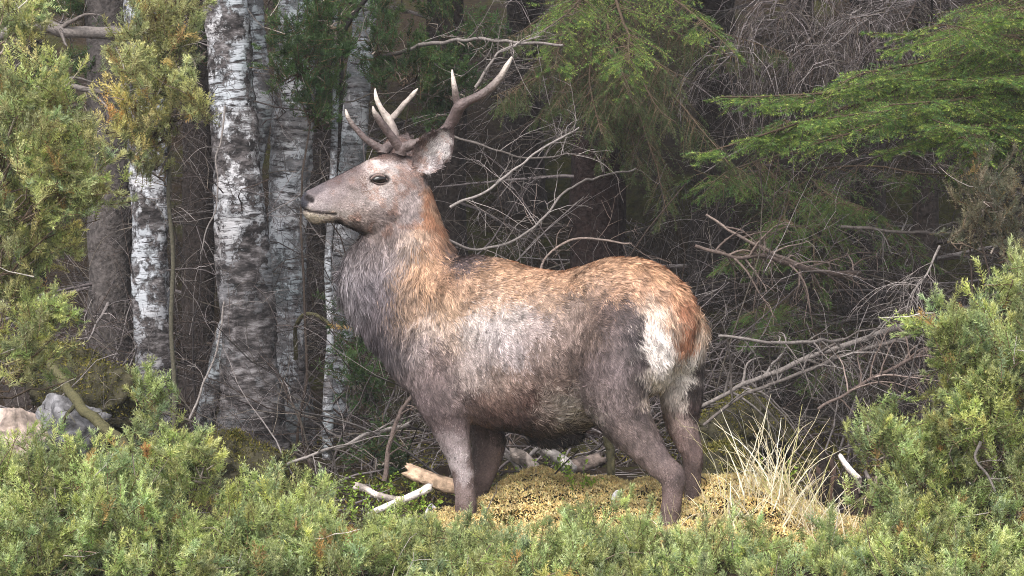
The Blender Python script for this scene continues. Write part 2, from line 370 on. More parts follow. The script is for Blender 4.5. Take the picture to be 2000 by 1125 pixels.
limb([(868, 600, .085, .10, .07), (850, 670, .125, .13, .095), (852, 740, .14, .128, .095), (868, 795, .138, .110, .08), (881, 835, .12, .086, .06), (894, 880, .115, .061, .047),
      (904, 925, .11, .050, .04), (909, 965, .11, .047, .038), (911, 1000, .11, .048, .04), (911, 1030, .11, .040, .034), (910, 1050, .11, .04, .034), (905, 1066, .11, .043, .036)])
limb([(905, 700, -.10, .10, .07), (935, 800, -.115, .095, .07), (955, 862, -.115, .077, .055), (945, 915, -.115, .062, .045), (932, 958, -.115, .049, .04), (928, 990, -.115, .046, .038), (926, 1020, -.115, .036, .032), (922, 1046, -.115, .04, .034)])
# flanking volumes: shoulder blade, hip, ribs, buttocks, belly sheath, brow, jaw, throat mane, tail
def blob(px, py, w_, rx, ry, rz, P=PB, f=fB, l=lB, tilt=0.0):
    c = P(px, py, w_); ff = f * math.cos(tilt) + UP * math.sin(tilt); uu = np.cross(l, ff) * -1; rr = []
    for t in np.linspace(.08, math.pi - .08, 14):
        rr.append(c + ff * (-rx * math.cos(t)) + l * (ry * math.sin(t) * np.cos(ang))[:, None] + uu * (rz * math.sin(t) * np.sin(ang))[:, None])
    loft(V, Fc, rr)
blob(872, 620, .10, .12, .075, .20, tilt=.2); blob(1165, 580, .10, .13, .09, .11, tilt=.4); blob(1010, 690, .10, .22, .145, .20)
blob(1280, 665, .105, .085, .075, .16); blob(1335, 660, -.085, .09, .085, .15)
blob(1085, 850, 0, .13, .06, .045, tilt=-.1)
blob(742, 336, .062, .045, .022, .022, PHd, fH, lH, -.3); blob(742, 336, -.062, .045, .022, .022, PHd, fH, lH, -.3)
blob(765, 405, .05, .075, .035, .055, PHd, fH, lH, -.2); blob(705, 372, .047, .07, .022, .02, PHd, fH, lH, .42); blob(610, 380, 0, .03, .034, .022, PHd, fH, lH, .3)
blob(696, 565, .0, .045, .085, .11, tilt=-.4)
blob(604, 392, .024, .022, .018, .018, PHd, fH, lH); blob(604, 392, -.024, .022, .018, .018, PHd, fH, lH)
tl = smooth_st([(1322, 560, 0, .03, .045), (1343, 610, 0, .03, .05), (1342, 660, .0, .024, .042), (1330, 695, .01, .014, .024), (1322, 715, .012, .006, .01)])
limb(tl)
# ears: cupped leaves, opening to the camera side
def ear(side, b0, b1, wa, wb, cup=.03):
    a0, a1 = A(b0, float), A(b1, float); ax = nz(a1 - a0); pr = A([ax[1], -ax[0]]); rr = []
    prof = np.interp(np.linspace(0, 1, 12), [0, .12, .3, .5, .7, .88, 1], [14, 26, 35, 36, 28, 14, 3])
    vv = np.linspace(-1, 1, 13)
    for u, hw in zip(np.linspace(0, 1, 12), prof):
        q = a0 + (a1 - a0) * u; fr, bk = [], []
        for v in vv:
            pp = q + pr * hw * v; wm = wa + (wb - wa) * u - side * cup * (1 - v * v) * min(1, hw / 22)
            fr.append(PHd(pp[0], pp[1], wm)); bk.append(PHd(pp[0], pp[1], wm - side * .012 - side * .006 * (1 - v * v)))
        rr.append(np.array(fr + bk[::-1]))
    loft(V, Fc, rr)
ear(1, (815, 331), (887, 247), .085, .165)
ear(-1, (770, 318), (800, 262), -.08, -.14)
me = bpy.data.meshes.new('hide'); me.from_pydata(V, [], Fc); me.update()
tmp = bpy.data.objects.new('hide', me); COL.objects.link(tmp)
import bmesh
bm = bmesh.new(); bm.from_mesh(me); bmesh.ops.recalc_face_normals(bm, faces=bm.faces); bm.to_mesh(me); bm.free()
rm = tmp.modifiers.new('r', 'REMESH'); rm.mode = 'VOXEL'; rm.voxel_size = .0084
sm = tmp.modifiers.new('s', 'SMOOTH'); sm.factor = .5; sm.iterations = 5
ev = tmp.evaluated_get(bpy.context.evaluated_depsgraph_get()); hide = bpy.data.meshes.new_from_object(ev)
bpy.data.objects.remove(tmp)
nv = len(hide.vertices); co = np.zeros(nv * 3, 'f'); hide.vertices.foreach_get('co', co); co = co.reshape(-1, 3).astype(float)
ed = np.zeros(len(hide.edges) * 2, 'i'); hide.edges.foreach_get('vertices', ed); ed = ed.reshape(-1, 2)
deg = np.bincount(ed.ravel(), minlength=nv)[:, None]; q = proj(co)
msk = (sstep(480, 520, q[:, 1]) * sstep(900, 820, q[:, 1]) * sstep(1300, 1250, q[:, 0]) * sstep(690, 740, q[:, 0]) * .6)[:, None]
for _ in range(16):
    av = np.stack([np.bincount(ed[:, 0], co[ed[:, 1], k], nv) + np.bincount(ed[:, 1], co[ed[:, 0], k], nv) for k in range(3)], 1) / deg
    co = co + (av - co) * msk
hide.vertices.foreach_set('co', co.astype('f').ravel()); hide.update()
no = np.zeros(nv * 3, 'f'); hide.vertices.foreach_get('normal', no); no = no.reshape(-1, 3).astype(float)

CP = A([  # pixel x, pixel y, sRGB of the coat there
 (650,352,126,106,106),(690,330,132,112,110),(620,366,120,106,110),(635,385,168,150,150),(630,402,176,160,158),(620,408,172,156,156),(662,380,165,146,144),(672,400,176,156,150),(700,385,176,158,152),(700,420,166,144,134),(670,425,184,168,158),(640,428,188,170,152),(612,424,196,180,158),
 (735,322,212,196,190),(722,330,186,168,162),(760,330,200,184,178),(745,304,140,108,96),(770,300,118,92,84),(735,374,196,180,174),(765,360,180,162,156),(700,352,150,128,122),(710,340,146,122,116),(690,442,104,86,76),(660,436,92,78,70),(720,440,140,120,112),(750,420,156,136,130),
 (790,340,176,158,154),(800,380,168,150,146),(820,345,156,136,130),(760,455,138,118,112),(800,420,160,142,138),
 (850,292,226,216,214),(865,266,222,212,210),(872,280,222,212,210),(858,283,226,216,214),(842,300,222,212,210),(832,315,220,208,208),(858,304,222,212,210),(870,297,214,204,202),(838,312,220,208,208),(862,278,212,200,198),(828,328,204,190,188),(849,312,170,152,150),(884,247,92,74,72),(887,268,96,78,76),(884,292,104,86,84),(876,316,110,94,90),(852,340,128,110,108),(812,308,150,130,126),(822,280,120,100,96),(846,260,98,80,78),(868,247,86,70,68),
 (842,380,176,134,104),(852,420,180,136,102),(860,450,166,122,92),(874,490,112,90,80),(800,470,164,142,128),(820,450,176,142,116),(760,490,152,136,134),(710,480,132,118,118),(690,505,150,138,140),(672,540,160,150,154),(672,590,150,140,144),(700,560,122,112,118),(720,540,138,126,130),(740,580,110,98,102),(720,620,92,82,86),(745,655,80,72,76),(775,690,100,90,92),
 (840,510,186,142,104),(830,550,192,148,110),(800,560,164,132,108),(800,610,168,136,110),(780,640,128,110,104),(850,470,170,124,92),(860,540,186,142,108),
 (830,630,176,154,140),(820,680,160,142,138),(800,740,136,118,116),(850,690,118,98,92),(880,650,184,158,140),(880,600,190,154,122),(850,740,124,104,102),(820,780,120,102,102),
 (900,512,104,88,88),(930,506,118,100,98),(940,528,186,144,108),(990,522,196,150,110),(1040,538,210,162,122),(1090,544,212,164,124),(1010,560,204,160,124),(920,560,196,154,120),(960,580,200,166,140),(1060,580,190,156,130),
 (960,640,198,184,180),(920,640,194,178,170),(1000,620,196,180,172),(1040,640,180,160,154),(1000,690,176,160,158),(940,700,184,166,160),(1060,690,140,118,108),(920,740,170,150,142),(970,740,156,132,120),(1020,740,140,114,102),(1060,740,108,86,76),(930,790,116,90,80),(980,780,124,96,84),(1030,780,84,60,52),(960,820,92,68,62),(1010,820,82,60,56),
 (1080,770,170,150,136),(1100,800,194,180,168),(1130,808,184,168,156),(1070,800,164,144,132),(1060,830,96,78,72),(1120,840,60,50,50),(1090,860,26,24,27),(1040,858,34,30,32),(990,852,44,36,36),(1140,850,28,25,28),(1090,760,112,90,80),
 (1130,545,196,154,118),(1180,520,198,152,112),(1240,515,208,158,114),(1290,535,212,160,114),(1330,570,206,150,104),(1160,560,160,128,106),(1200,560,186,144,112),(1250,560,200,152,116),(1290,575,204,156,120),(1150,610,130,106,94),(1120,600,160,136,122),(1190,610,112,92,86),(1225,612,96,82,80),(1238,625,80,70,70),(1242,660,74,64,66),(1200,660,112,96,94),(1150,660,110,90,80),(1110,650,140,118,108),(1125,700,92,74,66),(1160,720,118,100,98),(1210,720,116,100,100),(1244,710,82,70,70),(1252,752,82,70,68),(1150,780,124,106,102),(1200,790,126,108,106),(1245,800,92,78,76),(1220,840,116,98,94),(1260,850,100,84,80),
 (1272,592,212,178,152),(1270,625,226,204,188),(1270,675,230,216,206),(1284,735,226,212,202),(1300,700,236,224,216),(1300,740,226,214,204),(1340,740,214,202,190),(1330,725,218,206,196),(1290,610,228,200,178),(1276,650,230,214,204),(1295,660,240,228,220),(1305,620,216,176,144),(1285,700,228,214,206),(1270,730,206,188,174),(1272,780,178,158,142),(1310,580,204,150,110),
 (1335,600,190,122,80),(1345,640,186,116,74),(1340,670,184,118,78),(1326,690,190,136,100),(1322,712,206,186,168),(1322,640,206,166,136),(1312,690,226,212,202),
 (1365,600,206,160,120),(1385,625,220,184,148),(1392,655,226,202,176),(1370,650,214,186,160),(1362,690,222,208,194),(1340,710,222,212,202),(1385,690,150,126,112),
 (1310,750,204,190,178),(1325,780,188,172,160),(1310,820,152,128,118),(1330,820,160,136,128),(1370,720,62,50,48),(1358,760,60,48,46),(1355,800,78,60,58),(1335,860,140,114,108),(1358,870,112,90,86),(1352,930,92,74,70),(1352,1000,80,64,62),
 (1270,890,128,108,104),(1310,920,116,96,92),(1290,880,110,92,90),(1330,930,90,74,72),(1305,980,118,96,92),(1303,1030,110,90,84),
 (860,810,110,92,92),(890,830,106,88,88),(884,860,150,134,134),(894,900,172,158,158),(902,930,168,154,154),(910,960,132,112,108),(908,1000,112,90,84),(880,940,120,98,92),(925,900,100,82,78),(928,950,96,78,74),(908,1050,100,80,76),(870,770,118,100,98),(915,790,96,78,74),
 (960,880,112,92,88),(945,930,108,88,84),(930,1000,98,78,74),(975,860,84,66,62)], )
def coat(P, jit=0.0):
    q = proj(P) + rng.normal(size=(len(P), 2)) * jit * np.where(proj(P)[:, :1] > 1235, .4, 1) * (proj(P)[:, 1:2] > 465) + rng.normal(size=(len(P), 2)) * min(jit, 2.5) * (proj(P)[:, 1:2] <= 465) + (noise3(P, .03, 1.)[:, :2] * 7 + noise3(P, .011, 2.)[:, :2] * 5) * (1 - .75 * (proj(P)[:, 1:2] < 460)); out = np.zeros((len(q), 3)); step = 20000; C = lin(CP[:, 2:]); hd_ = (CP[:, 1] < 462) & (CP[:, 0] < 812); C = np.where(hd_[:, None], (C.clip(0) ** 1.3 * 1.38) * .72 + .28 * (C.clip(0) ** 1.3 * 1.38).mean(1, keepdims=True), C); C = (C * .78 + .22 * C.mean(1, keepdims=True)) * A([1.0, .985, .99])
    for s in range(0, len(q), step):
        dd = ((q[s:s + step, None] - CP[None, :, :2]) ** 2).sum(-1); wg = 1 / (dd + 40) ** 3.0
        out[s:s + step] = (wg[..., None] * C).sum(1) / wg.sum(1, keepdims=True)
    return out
def seg(q, a, b):
    a, b = A(a, float), A(b, float); t = np.clip(((q - a) @ (b - a)) / ((b - a) @ (b - a)), 0, 1); return np.linalg.norm(q - a - t[:, None] * (b - a), axis=1)
GAIN = .84
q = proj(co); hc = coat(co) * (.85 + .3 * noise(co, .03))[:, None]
hfac = sstep(PHd(640, 400)[0] + .02, PHd(620, 400)[0], co[:, 0]) * (q[:, 1] < 500)
# nose pad, nostril, mouth line, tear duct: real marks of the face
def mark(d, r0, r1, c, amt=1.0):
    global hc
    k = (sstep(r1, r0, d) * amt)[:, None]; hc = hc * (1 - k) + lin(A(c)) * k
isface = (q[:, 0] < 845) & (q[:, 1] < 470)
far_ = 999 * (~isface)
mark(np.hypot((q[:, 0] - 590) / 1.0, (q[:, 1] - 391) / 1.6) + far_, 10, 17, (56, 54, 62))
mark(seg(q, (600, 386), (609, 391)) + far_, 4, 8, (36, 28, 30))
ml = np.minimum(seg(q, (590, 409), (612, 415)), seg(q, (612, 415), (655, 419))); mark(ml + far_, 1.2, 4.5, (50, 38, 36))
mark(seg(q, (606, 424), (640, 428)) + far_, 3, 8, (205, 190, 165), .7)
mark(seg(q, (716, 352), (726, 350)) + far_, 1.5, 4, (50, 40, 38))
mark(np.hypot((q[:, 0] - 738) / 2.0, q[:, 1] - 347) + far_, 12, 22, (222, 206, 198), .5); mark(np.hypot((q[:, 0] - 741) / 1.9, q[:, 1] - 350) + far_, 10, 13, (46, 36, 34))
co2 = co - no * (.007 * sstep(4.5, 1.0, ml + far_))[:, None] - no * (.012 * sstep(7, 2, seg(q, (601, 387), (609, 391)) + far_))[:, None]
co2 = co2 + no * (.006 * (noise(co, .10, 2.) - .5) * (q[:, 1] > 470) + .004 * (noise(co, .035, 5.) - .5) * (q[:, 1] > 440))[:, None]
hide.vertices.foreach_set('co', co2.astype('f').ravel())
a_ = hide.attributes.new('Col', 'FLOAT_COLOR', 'POINT')
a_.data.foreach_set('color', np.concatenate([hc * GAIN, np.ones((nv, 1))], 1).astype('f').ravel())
hide.polygons.foreach_set('use_smooth', np.ones(len(hide.polygons), bool)); hide.update()
base = PB(1105, 1000, 0); base[2] = hz(base[0], base[1])
deer = empty('red_deer', base, 'red deer stag with forked antlers standing broadside on the golden moss', 'deer')
body = bpy.data.objects.new('body', hide); COL.objects.link(body); hide.materials.clear(); hide.materials.append(M_skin)
body.parent = deer; body.matrix_parent_inverse = deer.matrix_world.inverted()

# fur: ribbons laid along the coat's flow
FL = A([  # pixel x,y, flow in the picture (right, down), length mm, lift
 (600,380,.6,-.3,4,.1),(650,380,1,-.3,6,.1),(700,350,1,-.4,8,.15),(750,320,1,-.5,10,.2),(740,400,1,.3,10,.2),(690,440,1,.3,14,.25),(800,360,.9,.5,14,.2),(800,420,.5,1,22,.25),
 (850,290,.3,-.6,16,.4),(880,260,.3,-.6,8,.3),(845,400,.25,1,36,.25),(860,460,.2,1,62,.34),(800,500,.0,1,56,.32),(760,460,.0,1,34,.25),(700,500,-.1,1,40,.25),(672,560,.05,1,75,.34),(720,600,.3,1,72,.3),(770,690,.4,1,45,.22),(830,580,.45,1,60,.3),(880,500,.6,.8,36,.3),
 (860,660,.6,.8,24,.25),(850,760,.4,1,20,.2),(960,530,1,.25,28,.25),(1080,545,1,.2,30,.3),(960,640,.8,.6,26,.25),(1040,700,.7,.7,26,.25),(960,780,.7,.7,24,.22),(1100,790,.6,-.5,48,.3),(1080,850,.5,.5,50,.25),
 (1200,520,1,.2,30,.3),(1300,540,.9,.6,34,.35),(1180,620,.7,.7,26,.28),(1200,720,.5,.9,24,.28),(1240,650,.6,.9,24,.25),(1220,830,.6,.8,20,.25),(1285,650,.35,1,44,.3),(1275,740,.1,1,40,.3),(1340,640,.05,1,50,.25),(1390,640,.8,.7,50,.45),(1360,700,.2,1,45,.3),(1320,780,.1,1,36,.25),(1370,740,.2,1,24,.25),
 (890,850,.15,1,12,.15),(900,950,.1,1,9,.12),(950,900,-.2,1,10,.15),(1300,900,.6,.7,13,.2),(1305,990,0,1,10,.15),(1345,850,.2,1,13,.2),(1352,960,0,1,9,.12)])
hide.calc_loop_triangles(); nt_ = len(hide.loop_triangles); ti = np.zeros(nt_ * 3, 'i'); hide.loop_triangles.foreach_get('vertices', ti); ti = ti.reshape(-1, 3)
v0, v1, v2 = co2[ti[:, 0]], co2[ti[:, 1]], co2[ti[:, 2]]; fn = np.cross(v1 - v0, v2 - v0); ar = np.linalg.norm(fn, axis=1) / 2; fn = nz(fn)
vw = nz(C0 - (v0 + v1 + v2) / 3); fac = (fn * vw).sum(1); wt = ar * np.where(fac > -.25, 1, .22)
qc = proj((v0 + v1 + v2) / 3); wt = wt * np.where((qc[:, 1] < 470) & (qc[:, 0] < 845), 2.2, 1.0)
NF = 150000
ft = rng.choice(nt_, NF, p=wt / wt.sum()); r1 = np.sqrt(rng.random(NF))[:, None]; r2 = rng.random(NF)[:, None]
P = v0[ft] * (1 - r1) + v1[ft] * (r1 * (1 - r2)) + v2[ft] * (r1 * r2); Nn = nz(no[ti[ft, 0]])
q = proj(P); keep = ~((np.hypot(q[:, 0] - 592, (q[:, 1] - 390) / 1.4) < 16) | ((np.abs(q[:, 0] - 741) < 21) & (np.abs(q[:, 1] - 350) < 10.5)) | (seg(q, (598, 388), (610, 391)) < 7) | ((q[:, 0] < 657) & (np.minimum(seg(q, (590, 409), (612, 415)), seg(q, (612, 415), (655, 419))) < 3)))
P, Nn, q = P[keep], Nn[keep], q[keep]; NF = len(P)
flo = np.zeros((NF, 4))
for s in range(0, NF, 20000):
    dd = ((q[s:s + 20000, None] - FL[None, :, :2]) ** 2).sum(-1); wg = 1 / (dd + 100) ** 1.6
    flo[s:s + 20000] = (wg[..., None] * FL[None, :, 2:]).sum(1) / wg.sum(1, keepdims=True)
fd = -fB * flo[:, :1] - UP * flo[:, 1:2]; fd = fd + noise3(P, .05) * .42 + noise3(P, .016, 3.) * .55 + rng.normal(size=(NF, 3)) * .16
fd = nz(fd - (fd * Nn).sum(1, keepdims=True) * Nn)
ln = flo[:, 2] * np.where(q[:, 0] > 900, .00085, .001) * rng.uniform(.65, 1.3, NF); lf = flo[:, 3] * rng.uniform(.5, 1.5, NF) * (1 + 1.0 * (noise(P, .05, 8.) - .5))
sd_ = nz(np.cross(fd, Nn) + rng.normal(size=(NF, 3)) * .15); wd = np.where(ln < .013, .002, .003) * rng.uniform(.7, 1.3, NF)
root = P - Nn * .002; mid = P + fd * (ln * .55)[:, None] + Nn * (ln * lf * .55)[:, None]; tip = P + fd * ln[:, None] + Nn * (ln * lf * .72)[:, None]
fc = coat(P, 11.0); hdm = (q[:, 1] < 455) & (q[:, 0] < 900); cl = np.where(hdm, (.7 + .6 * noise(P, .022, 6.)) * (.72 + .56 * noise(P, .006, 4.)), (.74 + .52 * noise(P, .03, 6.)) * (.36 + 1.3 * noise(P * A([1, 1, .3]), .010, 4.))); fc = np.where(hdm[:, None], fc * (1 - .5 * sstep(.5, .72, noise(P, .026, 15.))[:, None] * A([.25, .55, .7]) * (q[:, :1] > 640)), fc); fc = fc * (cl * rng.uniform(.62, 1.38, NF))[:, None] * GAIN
tipc = fc * rng.uniform(1.0, 1.35, NF)[:, None]; rootc = fc * .6  # roots darker like underfur, with depth shade between strands put into the colour
W2 = sd_ * wd[:, None] * .5
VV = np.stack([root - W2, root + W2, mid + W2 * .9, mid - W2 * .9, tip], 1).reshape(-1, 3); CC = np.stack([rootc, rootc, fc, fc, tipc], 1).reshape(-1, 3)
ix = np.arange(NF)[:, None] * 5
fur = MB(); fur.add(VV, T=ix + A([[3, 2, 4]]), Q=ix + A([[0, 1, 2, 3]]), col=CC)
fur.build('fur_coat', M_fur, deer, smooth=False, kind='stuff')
# eyes, antlers, hooves
bvh = BVHTree.FromPolygons([tuple(c) for c in co2], [tuple(t) for t in ti])
def hit(px, py):
    h = bvh.ray_cast(Vector(tuple(C0)), Vector(tuple(nz(ray(px, py))))); return np.array(h[0]), np.array(h[1])
def ball(mb, c, ax, col, n=16):
    th = np.linspace(0, math.pi, n); ph = np.linspace(0, 2 * math.pi, n * 2, endpoint=False)
    S = np.stack([np.outer(np.sin(th), np.cos(ph)), np.outer(np.sin(th), np.sin(ph)), np.outer(np.cos(th), np.ones(n * 2))], -1) @ np.array(ax) + c
    i = np.arange(n * n * 2).reshape(n, n * 2); a = i[:-1]; b = i[1:]
    mb.add(S, Q=np.stack([a, np.roll(a, -1, 1), np.roll(b, -1, 1), b], -1).reshape(-1, 4), col=col)
ec, en = hit(741, 350)
for s in (1, -1):
    c = ec - lH * .006 if s > 0 else ec - lH * (2 * ((ec - OH) @ lH) - .006)
    e = MB(); ball(e, c, [fH * .035 + UP * -.004, lH * .021 * s, UP * .019], (.02, .01, .01)); eb = e.build('eye', M_eye, deer, smooth=True)
    t = np.linspace(-1, 1, 12); lid = MB()
    up_ = c + np.outer(-t, fH) * .036 + lH * s * (.011 - .006 * t[:, None] ** 2) + UP * (.021 * (1 - t[:, None] ** 2) - .004 - .004 * t[:, None])
    lo_ = c + np.outer(-t, fH) * .036 + lH * s * (.011 - .006 * t[:, None] ** 2) - UP * (.017 * (1 - t[:, None] ** 2) + .004 + .004 * t[:, None])
    tubes(lid, up_, .006 * (1.1 - .5 * t ** 2), 8, lin([120, 102, 96])); tubes(lid, lo_, .004 * (1.1 - .5 * t ** 2), 8, lin([96, 82, 78]))
    tubes(lid, up_ - UP * .0055 + lH * s * .0015, .0035, 6, lin([44, 36, 34]))
    lid.build('eyelid', M_skin, eb, smooth=True)
def antler(lst, name='antler'):
    a = MB()
    for st in lst:
        S = smooth_st(st, 6); Pp = np.array([PHd(x, y, ww) for x, y, ww in S[:, :3]]); rr = S[:, 3]
        tubes(a, Pp, rr, 14, (0, 0, 0))
        Vv = a.V[-1].reshape(-1, 14, 3); wt_ = S[:, 4]; wt_ = np.clip(wt_, 0, 1) ** 1.6; cc = lin([92, 78, 76])[None] * (1 - wt_[:, None]) + lin([214, 200, 188])[None] * wt_[:, None]
        bmp = noise(Vv.reshape(-1, 3) * A([1, 1, .35]), .012).reshape(len(S), 14); cen = Pp[:, None]
        Vv = cen + (Vv - cen) * (1 + .16 * (bmp[..., None] - .5)); a.V[-1] = Vv.reshape(-1, 3); a.C[-1] = np.repeat(cc, 14, 0) * (.75 + .5 * bmp.reshape(-1, 1))
    return a.build(name, M_antler, deer, smooth=True)
antler([[(782, 300, .048, .026, .1), (786, 290, .055, .024, .05), (800, 284, .055, .022, .15), (825, 278, .06, .021, .1), (852, 268, .068, .021, .05), (873, 250, .085, .023, .0), (888, 228, .11, .026, .0), (898, 208, .14, .027, .0), (914, 197, .15, .020, .05), (938, 186, .165, .018, .1), (962, 168, .18, .017, .25), (980, 146, .185, .014, .55), (991, 126, .187, .010, .85), (1000, 111, .19, .004, 1)],
        [(897, 212, .138, .018, 0), (891, 192, .14, .0155, .1), (888, 172, .16, .012, .45), (885, 153, .155, .009, .85), (883, 136, .15, .003, 1)],
        [(783, 293, .055, .020, .0), (768, 272, .065, .019, .0), (752, 250, .075, .017, .0), (739, 232, .085, .0145, .15), (731, 219, .09, .010, .5), (728, 207, .092, .003, .8)]])
antler([[(748, 302, -.045, .024, .1), (752, 291, -.055, .022, .1), (765, 282, -.085, .020, .1), (772, 265, -.115, .018, .2), (766, 247, -.135, .018, .4), (758, 232, -.15, .018, .6), (748, 218, -.155, .013, .7), (738, 200, -.16, .0105, .85), (734, 186, -.162, .008, 1), (733, 173, -.165, .003, 1)],
        [(760, 236, -.15, .015, .55), (772, 224, -.16, .0135, .5), (786, 207, -.165, .012, .55), (800, 192, -.17, .011, .6), (808, 182, -.172, .009, .8), (816, 173, -.175, .003, 1)],
        [(750, 294, -.05, .019, .1), (732, 284, -.055, .0165, .05), (714, 271, -.06, .014, .05), (696, 252, -.065, .0115, .1), (684, 237, -.07, .010, .3), (678, 225, -.072, .008, .6), (675, 213, -.073, .003, .9)]])
for i_, (px, w_) in enumerate([(1295, .135), (1343, -.125), (903, .11), (920, -.115)]):
    c = PB(px, [1072, 1048, 1070, 1050][i_], w_)
    hm = MB()
    for s in (-1, 1):
        V2, F2 = [], []; rr = []
        for u in np.linspace(0, 1, 6):
            z = .045 - .085 * u; ex = .028 + .026 * u
            rr.append(c + UP * z + fB * (ex * np.cos(ang) * 1.25 + .012 * u)[:, None] + lB * (s * .02 + .020 * (1 + .2 * u) * np.sin(ang))[:, None])
        loft(V2, F2, rr); V2 = np.array(V2)
        hm.add(V2, T=[f for f in F2 if len(f) == 3], Q=[f for f in F2 if len(f) == 4], col=lin([46, 40, 38]))
    hm.build('hoof', M_horn, deer, smooth=True)
# ------------------------------------------------------------------ birches
def trunk_mesh(P, Rr, k, amp=.08, seed=0.0, dark=None):
    """P (M,3) axis, Rr radii: lumpy bark tube with unrolled coordinates and a per-vertex roughness mask"""
    M = len(P); t = nz(np.gradient(P, axis=0)); u = nz(np.cross(t, [0, 1, .05])); v = np.cross(t, u); a = np.arange(k + 1) * 2 * math.pi / k
    dirs = u[:, None] * np.cos(a)[:, None] + v[:, None] * np.sin(a)[:, None]; Q0 = P[:, None] + dirs * Rr[:, None, None]
    f = Q0.reshape(-1, 3)
    d = (noise(f * A([1, 1, .35]), .07, seed) - .5) * amp * 1.6 + (noise(f * A([1, 1, 1.8]), .03, seed + 3) - .5) * amp + (noise(f * A([1, 1, 3.]), .012, seed + 5) - .5) * amp * .35
    d = d.reshape(M, k + 1); d[:, -1] = d[:, 0]
    V = P[:, None] + dirs * (Rr[:, None] * (1 + d))[..., None]
    s = np.concatenate([[0], np.cumsum(np.linalg.norm(np.diff(P, axis=0), axis=1))])
    uvw = np.stack([np.broadcast_to(a, (M, k + 1)) * Rr.mean() + seed, np.full((M, k + 1), seed * 3.1), np.broadcast_to(s[:, None], (M, k + 1)) + seed * 2], -1)
    i = np.arange(M * (k + 1)).reshape(M, k + 1); Q = np.stack([i[:-1, :-1], i[:-1, 1:], i[1:, 1:], i[1:, :-1]], -1).reshape(-1, 4)
    dk = np.zeros((M, k + 1)) if dark is None else np.broadcast_to(dark(s, M)[:, None], (M, k + 1))
    return V, Q, uvw, dk
def densify(pts, step=.03):
    S = smooth_st(pts, 24); P = S[:, :3]; s = np.concatenate([[0], np.cumsum(np.linalg.norm(np.diff(P, axis=0), axis=1))]); n = max(int(s[-1] / step), 8)
    x = np.linspace(0, s[-1], n); return np.stack([np.interp(x, s, S[:, k]) for k in range(S.shape[1])], 1)
def birch(label, st, Y, top=7.0, darkz=.5, seed=1.0, twn=10, lean=0.0, white=0.0):
    """st: (pixel x, pixel y, half width px) from the ground upward"""
    sc = Y / F; pts = [(*at(x, y, Y), hw * sc) for x, y, hw in st]
    b0 = pts[0]; gz_ = hz(b0[0], b0[1]); pts = [(b0[0], b0[1], gz_ - .08, b0[3] * 1.25)] + [p for p in pts if p[2] > gz_ + .05]
    e = pts[-1]; d = A(pts[-1][:3]) - A(pts[-2][:3]); d = d / d[2]
    pts.append((e[0] + d[0] * 1.2, e[1] + .05, e[2] + 1.2, e[3] * .92)); pts.append((e[0] + d[0] * 1.5 + lean, e[1] + .1, top, e[3] * .35))
    S = densify(pts, .032)
    dark = lambda s, M: np.clip(sstep(darkz + .55, darkz - .1, s + .25 * (noise(np.stack([s * 0, s * 0 + seed, s], 1), .2) - .5)), 0, 1) * .85 - white
    V, Q, uvw, dk = trunk_mesh(S[:, :3], S[:, 3], 32, .16, seed, dark)
    th = empty('birch_tree', (b0[0], b0[1], gz_), label, 'tree', 'birch trees behind the deer')
    mb = MB(); mb.add(V, Q=Q); me = mb.mesh('trunk', True)
    a1 = me.attributes.new('Uvw', 'FLOAT_VECTOR', 'POINT'); a1.data.foreach_set('vector', uvw.astype('f').ravel())
    a2 = me.attributes.new('Dark', 'FLOAT', 'POINT'); a2.data.foreach_set('value', dk.astype('f').ravel())
    o = bpy.data.objects.new('trunk', me); COL.objects.link(o); me.materials.append(M_birch); o.parent = th; o.matrix_parent_inverse = th.matrix_world.inverted()
    k = np.argmax(S[:, 2] > 2.9)
    # bare twigs low on the trunk and a crown above the picture
    tw = MB(); ii = rng.integers(int(len(S) * .1), max(k, 20), twn)
    dd = rdir(twn); dd[:, 2] = np.abs(dd[:, 2]) * .5 + .1
    twigs(tw, S[ii, :3], dd, rng.uniform(.35, .8, twn), .0045, [(5, .5, .8, .22, .02, 0), (4, .5, .8, .25, .03, 0)], wig=.2, droop=.02)
    tw.build('bare_twigs', M_twig, th, kind='stuff')
    cr = MB(); ii = np.arange(int(len(S) * .55), len(S) - 3, 9); dd = rdir(len(ii)); dd[:, 2] = np.abs(dd[:, 2]) + .5
    Pt = twigs(cr, S[ii, :3], dd, rng.uniform(.8, 1.8, len(ii)), .016, [(4, .5, .7, .15, 0, 0)])
    cr.build('crown', M_twig, th, kind='stuff')
    return th
birch('silver birch with pale patchy bark behind the hanging juniper bough', [(310, 905, 44), (303, 700, 38), (295, 560, 36), (293, 420, 36), (290, 280, 40), (284, 120, 38), (280, -20, 36)], 12.4, seed=1.3)
birch('thick dark scarred birch, broadest of the birches, lower bark blackened', [(492, 915, 66), (488, 720, 54), (478, 540, 52), (468, 380, 48), (458, 240, 44), (446, 100, 42), (440, -20, 42)], 12.3, darkz=.95, seed=4.1, twn=14)
birch('narrow leaning birch with mossy foot leaning against the thick dark birch', [(385, 900, 20), (408, 780, 17), (428, 680, 15), (446, 610, 13), (470, 480, 12), (496, 330, 16), (510, 200, 20), (497, 60, 22), (488, -20, 22)], 12.75, darkz=.1, seed=7.7, twn=8, white=.2)
birch('white birch with clean horizontal bark bands behind the deer muzzle', [(566, 890, 44), (562, 700, 36), (562, 560, 34), (564, 420, 38), (570, 300, 42), (575, 150, 38), (580, -20, 36)], 12.9, darkz=.2, seed=9.2, twn=6, white=.25)
